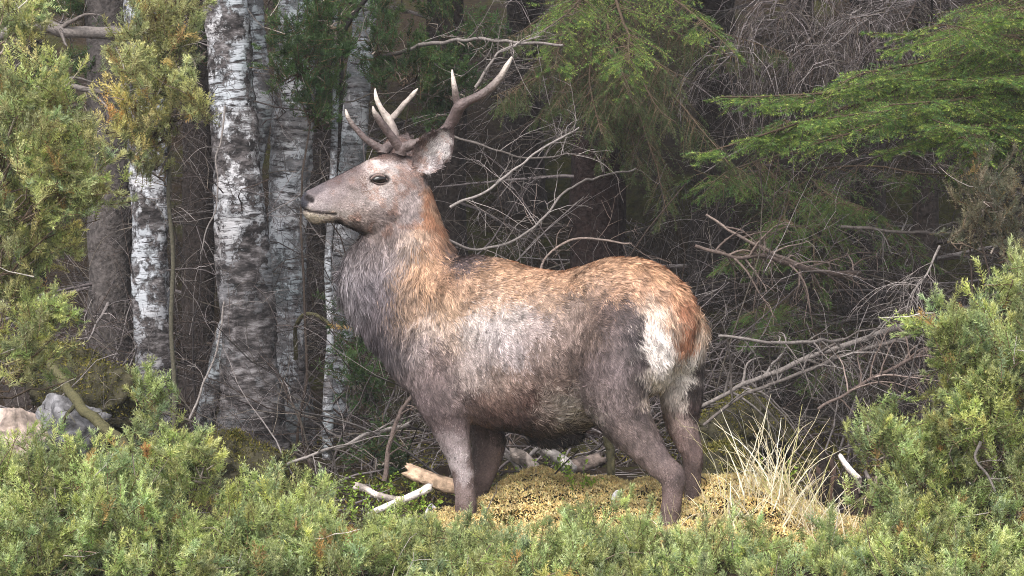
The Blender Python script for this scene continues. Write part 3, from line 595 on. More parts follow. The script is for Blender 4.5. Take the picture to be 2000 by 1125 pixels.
birch('slender white birch glimpsed behind the far antler', [(655, 900, 26), (662, 700, 24), (676, 480, 24), (690, 300, 25), (700, 160, 24), (712, 40, 22), (716, -20, 22)], 13.6, darkz=.0, seed=12.4, white=.35)
birch('thin pale sapling birch standing between white birch and deer chest', [(640, 880, 10), (641, 760, 9), (646, 640, 8), (640, 520, 7), (648, 400, 7), (655, 200, 6), (655, 20, 5)], 12.5, top=4, darkz=-.2, seed=15.4, twn=4, white=.3)

# ------------------------------------------------------------------ spruces
G_dark = lin([[48, 62, 34], [58, 72, 38], [42, 56, 36], [66, 74, 42]]); G_mid = lin([[92, 122, 58], [104, 136, 62], [84, 116, 66], [118, 140, 68]]); G_tip = lin([[184, 200, 92], [166, 190, 90], [198, 204, 108], [146, 178, 94]])
G_olive = lin([[82, 92, 58], [94, 102, 66], [72, 84, 54], [104, 108, 74]])
def spruce_bough(mb, tw, B, D, L, droop=.05, pal=G_mid, tip=G_tip, dens=.8, nl=.019, lat=.34, hang=.0, nw=.0026, latn=17):
    """green bough: main axis, flat laterals, needles everywhere"""
    P = paths(A([B]), A([D]), [L], 10, .05, droop, droop * 1.7); tubes(tw, P, np.linspace(.007, .002, 10)[None] * (L / 1.2), 5, lin([84, 70, 58]))
    n1 = int(latn * L / .8) ; pi, p, tg, t = children(P, n1, .12, .98)
    d1 = spread(tg, np.full(n1, .85), .85); d1[:, 2] -= hang * rng.uniform(.5, 1.4, n1); L1 = lat * L * rng.uniform(.6, 1.1, n1) * (1.15 - .85 * t)
    P1 = paths(p, d1, L1, 6, .08, hang * .25 + .02, .05); tubes(tw, P1, np.linspace(.003, .0012, 6), 3, lin([92, 78, 62]))
    pi, p2, tg2, t2 = children(P1, 4, .15, .95); d2 = spread(tg2, np.full(len(p2), .8), .8); d2[:, 2] -= hang * .5; L2 = L1[pi] * .42 * rng.uniform(.6, 1.2, len(p2)) * (1.2 - .7 * t2)
    O = np.concatenate([P1[:, 1:-1:2].reshape(-1, 3), p2]); Dd = np.concatenate([(P1[:, 3::2] - P1[:, 1:-2:2]).reshape(-1, 3), d2]) ; 
    Ls = np.concatenate([np.linalg.norm(P1[:, 3::2] - P1[:, 1:-2:2], axis=-1).ravel(), np.maximum(L2, .03)])
    ma = P[0, 2:-1]; O = np.concatenate([O, ma]); Dd = np.concatenate([Dd, P[0, 3:] - ma]); Ls = np.concatenate([Ls, np.linalg.norm(P[0, 3:] - ma, axis=1)])
    nseg = len(O); tn = pal[rng.integers(0, len(pal), nseg)] * rng.uniform(.7, 1.25, (nseg, 1)); tp = tip[rng.integers(0, len(tip), nseg)]
    istip = (rng.random(nseg) < .55)[:, None]; tp = np.where(istip, tp, tn)
    shoots(mb, O, Dd, Ls, max(int(6.5 * dens), 3), 5, nl, nw, tn, tp, 1.1, .55, .03, quad=False, tipmix=.85)
def dead_bough(mb, B, D, L, r, nlat=16, curl=.10, pal=GREYS, lr=.42, droop=.02, fl=.6, lev=True):
    """dead spruce branch: hanging curved laterals with finer side twigs"""
    P = paths(A([B]), A([D]), [L], 9, .07, droop); tubes(mb, P, np.linspace(r, r * .3, 9)[None], 6, pick(1, pal))
    pi, p, tg, t = children(P, nlat, .12, 1); L1 = L * lr * rng.uniform(.4, 1.2, nlat) * (1.2 - .6 * t)
    P1 = paths(p, spread(tg, np.full(nlat, .9), fl), L1, 5, .12, curl * 1.4); r1 = r * .42 * (1.1 - .5 * t); tubes(mb, P1, np.maximum(r1[:, None] * np.linspace(1, .4, 5), .0012), 3, pick(nlat, pal))
    if lev:
        pi, p2, tg2, t2 = children(P1, 5, .15, 1); L2 = L1[pi] * .42 * rng.uniform(.4, 1.3, len(p2))
        P2 = paths(p2, spread(tg2, np.full(len(p2), .75), .3), L2, 4, .16, curl * 1.6); tubes(mb, P2, np.maximum((r1[pi] * .5)[:, None] * np.linspace(1, .4, 4), .0011), 3, pick(len(p2), pal))
def spruce(label, px, Y, r, top, ndead=12, dz=(.2, 2.6), crown0=2.5, seed=0, crownL=1.9, ncrown=70, group='spruces of the dark forest', az=None, bark=(58, 51, 48)):
    b = at(px, 560, Y); x, y = b[0], b[1]; z0 = hz(x, y)
    th = empty('spruce_tree', (x, y, z0), label, 'tree', group)
    S = densify([(x, y, z0 - .1, r * 1.5), (x, y, z0 + .25, r * 1.1), (x + .02, y, z0 + 1.5, r), (x, y, z0 + 3, r * .9), (x, y, top, .02)], .09)
    V, Q, uvw, dk = trunk_mesh(S[:, :3], S[:, 3], 16, .16, seed); mb = MB(); mb.add(V, Q=Q, col=lin(A(bark))); mb.build('trunk', M_sbark, th, smooth=True)
    for j in range(ndead):
        zz = rng.uniform(*dz); i_ = np.argmin(abs(S[:, 2] - z0 - zz)); a_ = rng.uniform(0, 6.28) if az is None or rng.random() < .35 else az + rng.normal() * .6
        d = A([math.cos(a_), math.sin(a_), rng.uniform(-.3, .25)]); db = MB()
        dead_bough(db, S[i_, :3] + d * r * .6, d, rng.uniform(.6, 1.35), rng.uniform(.006, .013)); db.build('dead_branch', M_twig, th)
    f = MB(); tw = MB(); zs = np.linspace(crown0, top - z0 - .3, ncrown)  # crown above the view, unseen, added dense to shade the background
    for zz in zs:
        i_ = np.argmin(abs(S[:, 2] - z0 - zz)); a_ = rng.uniform(0, 6.28); Lb = crownL * (1 - .85 * (zz - crown0) / (top - z0 - crown0)) * rng.uniform(.8, 1.15)
        d = A([math.cos(a_), math.sin(a_), -.12]); P = paths(A([S[i_, :3]]), A([d]), [Lb], 6, .05, .06, .12); tubes(tw, P, np.linspace(.02, .004, 6)[None], 4, lin([74, 62, 54]))
        pi, p, tg, t = children(P, 60, .1, 1); sdv = spread(tg, np.full(60, .9), .8); sdv[:, 2] -= .35
        needles(f, p, sdv, Lb * .28 * (1.2 - .7 * t), .08, pick(60, G_dark, .2), False)
        pi, p, tg, t = children(P, 30, .1, 1); needles(f, p, spread(tg, np.full(30, .6), .9), Lb * .2, .06, pick(30, G_dark, .2), False)
    f.build('foliage', M_spruce, th, kind='stuff'); tw.build('branches', M_twig, th)
    return th, S, z0
T1, S1, z1 = spruce('old spruce with thick dark red-brown trunk behind the deer back', 1160, 14.0, .155, 10, 16, (.6, 2.6), 3.6, 2.2, bark=(54, 43, 41))
T2, S2, z2 = spruce('spruce spreading bright green boughs above the right-hand juniper', 2190, 12.4, .14, 9, 10, (.3, 1.8), 3.6, 4.2, az=math.pi)
T3, S3, z3 = spruce('thin spruce with a thicket of dead branches behind the deer rump', 1560, 14.0, .08, 9, 32, (.05, 2.9), 4.0, 6.2)
T5, S5, z5 = spruce('thin spruce hung with dead twigs behind the bright green boughs', 1800, 13.7, .07, 9, 24, (.3, 2.9), 4.0, 7.2)
T4, S4, z4 = spruce('dark weathered spruce trunk beside the palest birch', 212, 13.3, .12, 9, 12, (.3, 2.4), 3.6, 8.2, bark=(84, 78, 76))
more = [('spruce deep in the shade behind the antlers', 870, 15.4, .12), ('dim spruce far behind the white birches', 630, 16.2, .13), ('shaded spruce far behind the right-hand boughs', 1690, 16.6, .12),
        ('dim spruce on the slope above the deer rump', 1390, 17.0, .14), ('dim spruce seen between the two left birches', 385, 15.0, .10), ('shaded spruce behind the tall juniper tree', 50, 15.0, .11), ('farthest dim spruce on the slope over the deer back', 1020, 18.0, .14), ('shaded spruce farthest toward the slope behind the green boughs', 2040, 17.5, .13)]
for k_, (lb, px, Y, r) in enumerate(more):
    spruce(lb, px, Y, r, 10 + k_ % 3, 9, (.05, 3.1), 4.0, 10 + k_ * 1.7, ncrown=50)

# visible green boughs of the right-hand spruce, hanging in from its trunk and the old spruce
def bough_part(th, B, tipp, L=None, name='green_bough', **kw):
    B = A(B); D = A(tipp) - B; L = np.linalg.norm(D) if L is None else L
    f, t = MB(), MB(); spruce_bough(f, t, B, D, L, **kw); o = f.build(name, M_spruce, th, kind='stuff'); t.build('bough_stem', M_twig, o)
for (bx, by, tx, ty, Yb, Yt) in [(2060, 90, 1370, 165, 12.1, 11.2), (2080, 130, 1480, 150, 12.2, 11.5), (2060, 110, 1640, 100, 12.2, 11.3), (2060, 150, 1560, 215, 12.1, 11.0), (2080, 170, 1730, 180, 12.2, 10.9), (2080, 60, 1780, 90, 12.2, 11.6), (2080, 140, 1860, 150, 12.2, 11.0),
                                 (2080, 200, 1700, 250, 12.2, 11.4), (2090, 60, 1900, 60, 12.3, 11.2), (2090, 230, 1840, 255, 12.2, 11.3), (2060, 20, 1830, 20, 12.3, 11.8), (2080, 180, 1420, 200, 12.3, 11.8), (2080, 250, 1960, 240, 12.2, 11.2), (2080, 120, 1930, 130, 12.2, 10.9), (2080, 100, 1520, 110, 12.2, 11.6), (2080, 90, 1700, 60, 12.2, 11.9), (2080, 160, 1620, 170, 12.2, 10.9), (2080, 210, 1800, 215, 12.2, 10.8), (2080, 140, 1400, 185, 12.2, 11.4), (2080, 160, 1460, 240, 12.3, 11.7), (2080, 20, 1760, 30, 12.3, 11.3), (2080, 40, 1920, 20, 12.3, 11.0)]:
    bough_part(T2, at(bx, by, Yb), at(tx, ty, Yt), droop=.03, lat=.30, latn=34, hang=.12)
for (bx, by, tx, ty, Yb, Yt) in [(1160, -60, 1340, 100, 13.6, 11.6), (1180, -80, 1150, 40, 13.6, 11.9), (1160, -70, 1240, 70, 13.7, 11.8), (1180, -80, 1060, 20, 13.7, 12.0), (1220, -60, 1430, 40, 13.7, 12.2)]:
    bough_part(T1, at(bx, by, Yb), at(tx, ty, Yt), droop=.04, lat=.22, latn=22, hang=.25)
# darker hanging boughs of the old spruce
for (bx, by, tx, ty, Yb, Yt) in [(1150, 40, 1010, 150, 13.6, 12.4), (1170, 60, 1100, 200, 13.6, 12.5), (1180, 60, 1260, 230, 13.6, 12.3), (1190, 40, 1350, 200, 13.6, 12.3), (1150, 0, 980, 60, 13.6, 12.4), (1180, 120, 1320, 330, 13.7, 12.6), (1190, 80, 1420, 280, 13.7, 12.8), (1200, 20, 1480, 90, 13.7, 12.8), (1220, 20, 1560, 40, 13.8, 12.9), (1170, 90, 1180, 260, 13.6, 12.6), (1160, 60, 1060, 260, 13.6, 12.9), (1160, 20, 1110, 120, 13.6, 12.0), (1170, 20, 1200, 160, 13.6, 11.9), (1180, 40, 1300, 140, 13.6, 12.0), (1160, 40, 1040, 200, 13.6, 12.2), (1190, 60, 1390, 180, 13.7, 12.2), (1180, 80, 1250, 290, 13.7, 12.2)]:
    bough_part(T1, at(bx, by, Yb), at(tx, ty, Yt), droop=.05, lat=.30, latn=24, hang=.75, pal=G_olive, tip=G_mid * .8, nl=.018)
for (bx, by, tx, ty) in [(1560, 330, 1430, 360), (1560, 300, 1400, 300), (1560, 350, 1500, 420), (1560, 250, 1460, 250), (1570, 380, 1720, 420), (1560, 350, 1680, 350), (1560, 600, 1500, 610), (1560, 560, 1480, 640), (1560, 620, 1640, 690), (1570, 420, 1660, 480), (1560, 440, 1400, 450), (1570, 330, 1800, 330), (1570, 380, 1850, 400)]:
    bough_part(T3, at(bx, by, 13.8), at(tx, ty, 12.2), droop=.03, lat=.28, latn=16, hang=.4, pal=G_mid * .75, tip=G_mid, dens=.9)

# curtains of dead hanging twigs under the canopy, and more green above them
for (th_, bx, by, tx, ty, Yb, Yt) in [(T5, 1800, -60, 1560, -10, 13.6, 12.9), (T5, 1790, -40, 1650, 10, 13.6, 12.7), (T5, 1800, -30, 1500, 30, 13.7, 13.2), (T5, 1790, 20, 1600, 60, 13.6, 12.9), (T3, 1560, -50, 1440, 0, 13.9, 12.9), (T3, 1560, -20, 1680, 20, 13.9, 13.0), (T5, 1800, 0, 1700, 40, 13.6, 12.6), (T3, 1560, 10, 1450, 60, 13.9, 12.7), (T5, 1800, -20, 1760, 30, 13.6, 12.4), (T3, 1560, 30, 1620, 80, 13.9, 12.5)]:
    B = at(bx, by, Yb); D = at(tx, ty, Yt) - B; db = MB(); dead_bough(db, B, D, np.linalg.norm(D) * 1.1, .009, 30, .5, fl=.9, lr=.5); db.build('dead_branch', M_twig, th_)
for (bx, by, tx, ty, Yb, Yt) in [(2080, -20, 1860, 10, 12.3, 11.4), (2080, -10, 1900, 40, 12.3, 11.0), (2090, 250, 1900, 270, 12.3, 11.5), (2080, -40, 1820, -10, 12.3, 11.6), (2080, 70, 1950, 90, 12.3, 10.8), (2080, 200, 1930, 200, 12.3, 10.9)]:
    bough_part(T2, at(bx, by, Yb), at(tx, ty, Yt), droop=.03, lat=.42, latn=30, hang=.3)
# ------------------------------------------------------------------ junipers
J_green = lin([[158, 173, 102], [140, 161, 94], [172, 182, 112], [140, 159, 112], [178, 186, 124]]); J_tip = lin([[232, 230, 160], [218, 224, 148], [238, 232, 170], [206, 216, 160], [224, 230, 186]])
J_yel = lin([[180, 178, 124], [168, 172, 116], [194, 188, 136], [160, 168, 118]]); J_ytip = lin([[224, 216, 146], [212, 208, 136], [228, 212, 150], [206, 206, 144]])
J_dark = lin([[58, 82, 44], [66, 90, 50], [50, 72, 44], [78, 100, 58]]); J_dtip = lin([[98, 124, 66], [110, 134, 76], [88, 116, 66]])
J_grey = lin([[120, 118, 92], [132, 126, 104], [104, 106, 82], [140, 128, 108]])
J_brown = lin([[206, 180, 118], [190, 160, 104], [176, 140, 96]])
def juniper(label, root, blobs, pal=J_green, tip=J_tip, dens=1.0, nl=.0225, nw=.0042, quad=False, name='juniper_shrub', cat='shrub', group='juniper shrubs', sprig=.105, wh=6.5, brown=.018, upb=.55, stems=True, stem_path=None, legs=True):
    """blobs: (pixel x, pixel y, distance, half width px, half height px, half depth m, count)"""
    z0 = hz(root[0], root[1]); th = empty(name, (root[0], root[1], z0), label, cat, group)
    f, st = MB(), MB(); rt = A([root[0], root[1], z0 - .03])
    for (px, py, Y, hw, hh, dp, cnt) in blobs:
        c = at(px, py, Y); sc = Y / F; rad = A([hw * sc, dp, hh * sc]); n = max(int(cnt * dens), 3)
        nc = max(n // 6, 3); d = rdir(nc); rr = rng.random(nc) ** .36; pc = c + d * rr[:, None] * rad; ci = rng.integers(0, nc, n); cdir = nz(d / rad * rad.min() * (1 - upb) + UP * upb + rng.normal(size=(nc, 3)) * .3)
        p = pc[ci] + rng.normal(size=(n, 3)) * .028 + cdir[ci] * rng.normal(size=(n, 1)) * .05; d = d[ci]; rr = rr[ci]
        gzs = hgt(p[:, 0], p[:, 1]); ok = p[:, 2] > gzs + .01; p, d, rr, ci = p[ok], d[ok], rr[ok], ci[ok]; n = len(p)
        if n == 0: continue
        D = nz(cdir[ci] + rng.normal(size=(n, 3)) * .36)
        Ls = sprig * rng.uniform(.6, 1.35, n); p = p - D * Ls[:, None] * .6
        tn = pal[rng.integers(0, len(pal), n)] * rng.uniform(.75, 1.2, (n, 1)); tp = tip[rng.integers(0, len(tip), n)]
        br = rng.random(n) < brown; tn[br] = J_brown[rng.integers(0, 3, br.sum())]; tp[br] = J_brown[rng.integers(0, 3, br.sum())] * 1.2
        hu = rng.normal(size=nc) * .045; clump = (np.stack([1 + hu, np.ones(nc), 1 - hu * 1.4], 1) * (.6 + .75 * rng.random(nc))[:, None])[ci]; tn = tn * clump; tp = tp * clump
        shoots(f, p, D, Ls, int(wh * 1.6), 4, nl, nw, tn, tp, 1.2, .5, .15, quad)
        P = p[:, None] + D[:, None] * (Ls[:, None] * np.linspace(0, .85, 2))[..., None]; tubes(st, P, .0016, 3, lin([104, 84, 62]))
        m = 5; pi = np.repeat(np.arange(n), m); t = rng.uniform(.12, .92, n * m); O = p[pi] + D[pi] * (Ls[pi] * t)[:, None]
        D2 = spread(D[pi], np.full(n * m, .72)); D2[:, 2] += .22; L2 = Ls[pi] * .5 * rng.uniform(.6, 1.2, n * m) * (1.15 - .6 * t)
        shoots(f, O, D2, L2, max(int(wh * .85), 4), 4, nl, nw, tn[pi] * rng.uniform(.85, 1.15, (n * m, 1)), tp[pi], 1.1, .45, .2, quad)
        kd = max(n // 28, 1); sp_ = rng.integers(0, n, kd); dd_ = nz(D[sp_] + rdir(kd) * .8); Pd = paths(p[sp_], dd_, rng.uniform(.08, .24, kd), 5, .18); tubes(st, Pd, np.linspace(.0028, .0012, 5)[None] * np.ones((kd, 1)), 3, pick(kd, lin([[190, 180, 172], [150, 138, 128], [120, 104, 92]]), .1))
        if stems:
            k = max(int(n * .09), 2); s = rng.integers(0, n, k); a0 = c + (rt - c) * .0; t_ = np.linspace(0, 1, 8)[None, :, None]
            core = c - UP * rad[2] * .6 if stem_path is None else stem_path(c)
            Pm = core * (1 - t_) + p[s][:, None] * t_ + rng.normal(size=(k, 8, 3)) * .018; Pm[:, :, 2] -= (np.sin(t_[..., 0] * math.pi) * .04)
            tubes(st, Pm, np.linspace(.006, .002, 8)[None] * np.ones((k, 1)), 4, pick(k, lin([[120, 104, 90], [150, 138, 128], [92, 76, 64]])))
            t9 = np.linspace(0, 1, 9)[:, None]
            if stem_path is None and (legs or px == blobs[0][0]):
                Pm = rt * (1 - t9) + core * t9 + rng.normal(size=(9, 3)) * .012; tubes(st, Pm + noise3(Pm, .25, px) * .05, np.linspace(.009, .004, 9), 5, lin([70, 60, 54]))
    st.build('stems', M_twig, th, kind='stuff'); f.build('foliage', M_needle, th, kind='stuff')
    return th
def rootat(px, py, Y): p = at(px, py, Y); return (p[0], p[1])
juniper('big bushy green juniper with an upright spire, beneath the mossy leaning branch', rootat(200, 1000, 9.0),
        [(110, 1010, 8.9, 200, 110, .4, 330), (310, 1020, 8.9, 170, 130, .35, 300), (150, 930, 9.15, 150, 60, .3, 150), (290, 815, 9.1, 28, 70, .07, 40), (330, 880, 9.05, 62, 62, .14, 80), (40, 905, 9.1, 90, 40, .25, 70), (385, 900, 9.0, 40, 50, .1, 40), (60, 1090, 8.7, 120, 70, .3, 120), (300, 1095, 8.7, 170, 60, .3, 150)])
juniper('pale low juniper spreading below the white forked stick', rootat(600, 1080, 9.2),
        [(540, 1030, 9.1, 120, 60, .3, 190), (590, 1010, 9.35, 80, 42, .25, 110), (740, 1090, 9.1, 140, 38, .3, 180), (480, 1085, 8.9, 120, 50, .3, 150), (650, 1100, 8.9, 160, 45, .3, 190), (560, 965, 9.4, 70, 30, .2, 50)], tip=J_tip * 1.05, brown=.03)
juniper('low creeping juniper growing round the front feet of the deer', rootat(1000, 1090, 9.35),
        [(850, 1090, 9.15, 110, 36, .3, 140), (990, 1100, 9.15, 120, 28, .3, 120), (930, 1052, 9.5, 50, 18, .12, 30), (1060, 1110, 9.0, 140, 36, .3, 150), (870, 1120, 8.95, 130, 30, .3, 120), (1000, 1152, 8.6, 200, 28, .25, 100)], pal=J_green * .92)
juniper('low creeping juniper growing round the hind feet of the deer', rootat(1250, 1085, 9.3),
        [(1150, 1090, 9.2, 90, 36, .25, 100), (1255, 1085, 9.2, 90, 32, .2, 110), (1370, 1100, 9.1, 120, 34, .25, 140), (1240, 1030, 9.42, 36, 26, .08, 26), (1290, 1110, 9.0, 150, 40, .3, 160), (1140, 1020, 9.55, 26, 40, .06, 26), (1460, 1112, 9.0, 110, 32, .25, 100), (1300, 1150, 8.6, 200, 28, .25, 110)], pal=J_green * .92)
juniper('tall bright juniper rising out past the rotten stump', rootat(1960, 900, 9.1),
        [(1930, 690, 9.0, 95, 90, .3, 190), (1965, 560, 9.05, 40, 60, .12, 45), (1860, 630, 9.05, 70, 28, .12, 45), (1945, 820, 9.0, 100, 100, .3, 200), (1870, 760, 9.1, 50, 30, .15, 40), (1850, 870, 9.15, 80, 60, .2, 100), (1740, 862, 9.2, 70, 42, .15, 80), (1800, 920, 9.15, 70, 40, .2, 70), (1990, 950, 9.0, 80, 100, .3, 130), (1700, 835, 9.25, 40, 18, .1, 22)])
juniper('low juniper clump in front of the rotten stump', rootat(1820, 1080, 9.1),
        [(1740, 1010, 9.2, 60, 70, .2, 110), (1830, 1060, 9.0, 120, 70, .3, 200), (1950, 1060, 8.9, 100, 70, .3, 170), (1680, 1100, 9.1, 110, 40, .25, 140), (1580, 1112, 9.0, 110, 30, .25, 110), (1620, 1150, 8.6, 160, 30, .25, 110), (1880, 1150, 8.5, 150, 40, .25, 110), (1880, 985, 9.1, 70, 40, .2, 80)])
sx = at(-60, 500, 9.4)
juniper('tall yellow-green juniper tree reaching over the left bank', rootat(-60, 1000, 9.4),
        [(55, 300, 9.3, 130, 130, .35, 300), (95, 170, 9.3, 55, 60, .2, 70), (145, 340, 9.25, 66, 76, .25, 110), (60, 440, 9.4, 110, 60, .3, 130), (20, 200, 9.4, 70, 60, .25, 70), (30, 40, 9.6, 50, 60, .2, 60), (35, 655, 9.3, 75, 75, .25, 100), (70, 600, 9.35, 50, 20, .12, 26), (10, 520, 9.4, 50, 60, .2, 50)],
        pal=np.concatenate([J_green, J_yel]), tip=np.concatenate([J_tip, J_ytip, J_ytip]), name='juniper_tree', cat='tree', group=None, stem_path=lambda c: A([sx[0], sx[1], max(c[2] - .25, .3)]))
sy = at(338, 500, 11.2)
th = juniper('hanging yellowish juniper in front of the palest birch', (sy[0], sy[1]),
        [(290, 115, 11.0, 85, 85, .25, 190), (315, 15, 11.0, 65, 50, .2, 90), (270, 225, 11.0, 62, 55, .2, 95), (395, 195, 10.9, 50, 30, .12, 45), (300, 290, 11.1, 50, 28, .12, 35), (350, 80, 11.0, 40, 60, .15, 45)],
        pal=J_yel, tip=J_ytip, name='juniper_tree', cat='tree', group=None, stem_path=lambda c: A([at(318, 500, 11.2)[0], 11.2, c[2] - .08]), brown=.05)
for tt, pts in [('stem', [(338, 900, .012), (341, 760, .011), (334, 640, .010), (338, 500, .010), (329, 390, .009), (331, 300, .009), (320, 120, .008), (316, -20, .007)])]:
    P = np.array([at(a, b, 11.2) for a, b, c in pts]); S = smooth_st(np.hstack([P, A([[c[2]] for c in pts])]), 8); S[0, 2] = hz(S[0, 0], S[0, 1]) - .03
    mb = MB(); tubes(mb, S[:, :3], S[:, 3], 8, lin([86, 82, 70])); mb.build('main_stem', M_twig, th, smooth=True)
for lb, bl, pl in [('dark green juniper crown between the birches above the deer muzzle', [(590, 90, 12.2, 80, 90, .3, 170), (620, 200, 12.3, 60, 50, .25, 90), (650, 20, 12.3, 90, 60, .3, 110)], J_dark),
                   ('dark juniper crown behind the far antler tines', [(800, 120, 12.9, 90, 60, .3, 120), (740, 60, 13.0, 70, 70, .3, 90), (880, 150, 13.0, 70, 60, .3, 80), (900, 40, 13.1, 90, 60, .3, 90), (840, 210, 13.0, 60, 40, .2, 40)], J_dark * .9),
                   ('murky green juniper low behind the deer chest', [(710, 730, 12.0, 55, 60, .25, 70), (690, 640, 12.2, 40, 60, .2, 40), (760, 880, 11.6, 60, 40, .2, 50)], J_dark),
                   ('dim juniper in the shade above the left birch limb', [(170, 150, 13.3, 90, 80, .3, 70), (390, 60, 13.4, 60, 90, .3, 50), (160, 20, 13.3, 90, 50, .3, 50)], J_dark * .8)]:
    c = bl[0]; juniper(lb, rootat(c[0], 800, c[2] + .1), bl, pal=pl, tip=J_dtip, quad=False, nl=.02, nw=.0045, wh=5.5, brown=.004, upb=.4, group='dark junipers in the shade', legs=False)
juniper('greyish half-dead juniper top beside the tall bright juniper', rootat(1925, 800, 11.0), [(1925, 360, 10.9, 60, 60, .2, 90), (1960, 450, 10.9, 50, 60, .2, 70), (1900, 420, 11.0, 40, 50, .15, 40)], pal=J_grey, tip=J_grey * 1.15, nl=.016, brown=.06, group=None)
# ------------------------------------------------------------------ dead brush between the trunks (each bush a thing)
def brush(label, px, py, Y, spread_px, h, n, r=.006, pal=GREYS, name='dead_brush', lev=((5, .55, .75, .2, .03, 0), (5, .5, .8, .25, .05, 0))):
    b = at(px, py, Y); z0 = hz(b[0], b[1]); th = empty(name, (b[0], b[1], z0), label, 'brush', 'dead brush among the trunks')
    for j in range(n):
        mb = MB(); d = rdir(1)[0]; d[2] = abs(d[2]) * .9 + .45; d[0] *= 1.3
        s = A([b[0] + rng.normal() * spread_px * Y / F * .5, b[1] + rng.normal() * .15, 0]); s[2] = hz(s[0], s[1]) - .02
        twigs(mb, s, d, h * rng.uniform(.6, 1.15), r * rng.uniform(.7, 1.3), lev, k=5, M=8, wig=.16, droop=.02, pal=pal); mb.build('stem', M_twig, th)
DARK = GREYS * .55
brush('tangle of bare twigs right behind the deer neck and ear', 960, 700, 11.9, 160, 1.75, 16, .007)
brush('bare twigs rising behind the deer withers', 1090, 700, 12.6, 140, 1.5, 12, .006)
brush('grey bare twigs in front of the white birch feet', 620, 880, 11.7, 110, .75, 12, .005)
brush('bare twigs crowding between the thick and the white birch', 540, 880, 13.2, 100, 1.6, 10, .005)
brush('thin bare twigs between the two left birches', 385, 880, 12.9, 70, 1.9, 10, .005)
brush('dense dark dead twigs left of the palest birch', 150, 860, 12.6, 110, 1.3, 16, .006)
brush('bare twigs below the tall juniper tree', 60, 860, 11.8, 80, .9, 12, .005)
brush('bare twigs under the throat of the deer', 730, 880, 12.0, 90, 1.2, 12, .006)
brush('upright bare saplings left of the near antler', 700, 880, 13.0, 120, 2.4, 10, .007)
brush('dead twigs behind the rump of the deer', 1450, 850, 12.4, 120, 1.2, 14, .006)
brush('grey dead twigs behind the rotten stump', 1650, 860, 11.9, 130, .9, 14, .006)
brush('dead twigs between stump and tall bright juniper', 1830, 860, 11.6, 110, 1.2, 12, .006)
brush('pale upright bare twigs above the deer rump', 1370, 800, 12.2, 60, 1.9, 5, .005, pal=GREYS * 1.3)
brush('dark dead thicket on the slope behind the rump', 1500, 700, 15.2, 200, 1.6, 14, .008, pal=DARK)
brush('dark dead thicket on the slope behind the right-hand boughs', 1800, 700, 15.0, 200, 1.8, 14, .008, pal=DARK)
brush('fine dark twigs in front of the old spruce trunk', 1200, 760, 12.9, 150, 1.7, 14, .006)
brush('thicket of dark twigs behind the ear and antlers', 900, 740, 13.4, 170, 2.2, 16, .007)
brush('dark dead thicket on the slope behind the birches', 450, 700, 15.2, 220, 2.0, 14, .008, pal=DARK)

# ------------------------------------------------------------------ single branches one can pick out
def stick(name, label, pts, r0, r1, pal, cat='branch', sub=0, kk=9, group=None, mat=None, subL=.35, curl=.08, cap=True):
    """pts: (pixel x, pixel y, distance)"""
    P0 = np.array([at(*p) for p in pts]); S = smooth_st(P0, 8) if len(pts) > 2 else np.linspace(P0[0], P0[1], 10)
    b = S[np.argmin(S[:, 2])]; th = empty(name, b, label, cat, group); mb = MB()
    S = S + noise3(S, .09, pts[0][0]) * .012; rad_ = np.linspace(r0, r1, len(S)) * (1 + .25 * (noise(S, .05) - .5))
    if mat is not None: log_mesh(mb, S, rad_, kk + 5, pick(1, pal, .05)[0], pts[0][0] * .37)
    else: tubes(mb, S, rad_, kk, pick(1, pal, .05))
    mb.build('wood', mat or M_twig, th, smooth=mat is None)
    if sub:
        tw = MB(); pi, p, tg, t = children(S[None], sub, .1, 1); L1 = subL * rng.uniform(.4, 1.2, sub)
        P1 = paths(p, spread(tg, np.full(sub, .95), .3), L1, 8, .12, curl); tubes(tw, P1, np.linspace(1, .3, 8)[None] * np.full((sub, 1), max(r1 * .5, .0022)), 4, pick(sub, pal, .15))
        pi, p2, tg2, t2 = children(P1, 4, .2, 1); P2 = paths(p2, spread(tg2, np.full(len(p2), .8), 0), L1[pi] * .45 * rng.uniform(.4, 1.2, len(p2)), 5, .15, curl)
        tubes(tw, P2, np.linspace(.0017, .0009, 5), 3, pick(len(p2), pal, .15)); tw.build('side_twigs', M_twig, th, kind='stuff')
    return th
PALE = lin([[122, 114, 110], [104, 96, 92], [140, 132, 128]]); WOOD = lin([[200, 186, 176], [184, 168, 158], [210, 200, 194]]); MOSSY = lin([[84, 80, 56], [94, 88, 62], [72, 70, 50]]); BROWN = lin([[124, 108, 100], [106, 92, 86], [140, 124, 116]])
st = stick
st('fallen_branch', 'mossy dead branch leaning down the left bank to the juniper', [(75, 650, 11.6), (120, 745, 11.3), (175, 810, 11.0), (255, 880, 10.7)], .022, .026, MOSSY, sub=5)
st('birch_limb', 'thick scaly grey birch limb reaching toward the hanging juniper', [(-20, 75, 12.2), (60, 52, 12.2), (140, 62, 12.2), (240, 66, 12.3), (300, 70, 12.4)], .03, .034, PALE, sub=5)
st('birch_limb', 'shorter pale limb below the thick scaly birch limb', [(30, 190, 12.2), (110, 160, 12.3), (190, 178, 12.3), (280, 165, 12.4)], .012, .018, PALE, sub=4)
st('dead_branch', 'straight whitish dead branch above the antler tips', [(735, 112, 13.3), (810, 92, 12.8), (905, 78, 12.3), (1000, 80, 12.0), (1103, 87, 11.9)], .012, .0065, PALE, sub=8, curl=-.04, subL=.3)
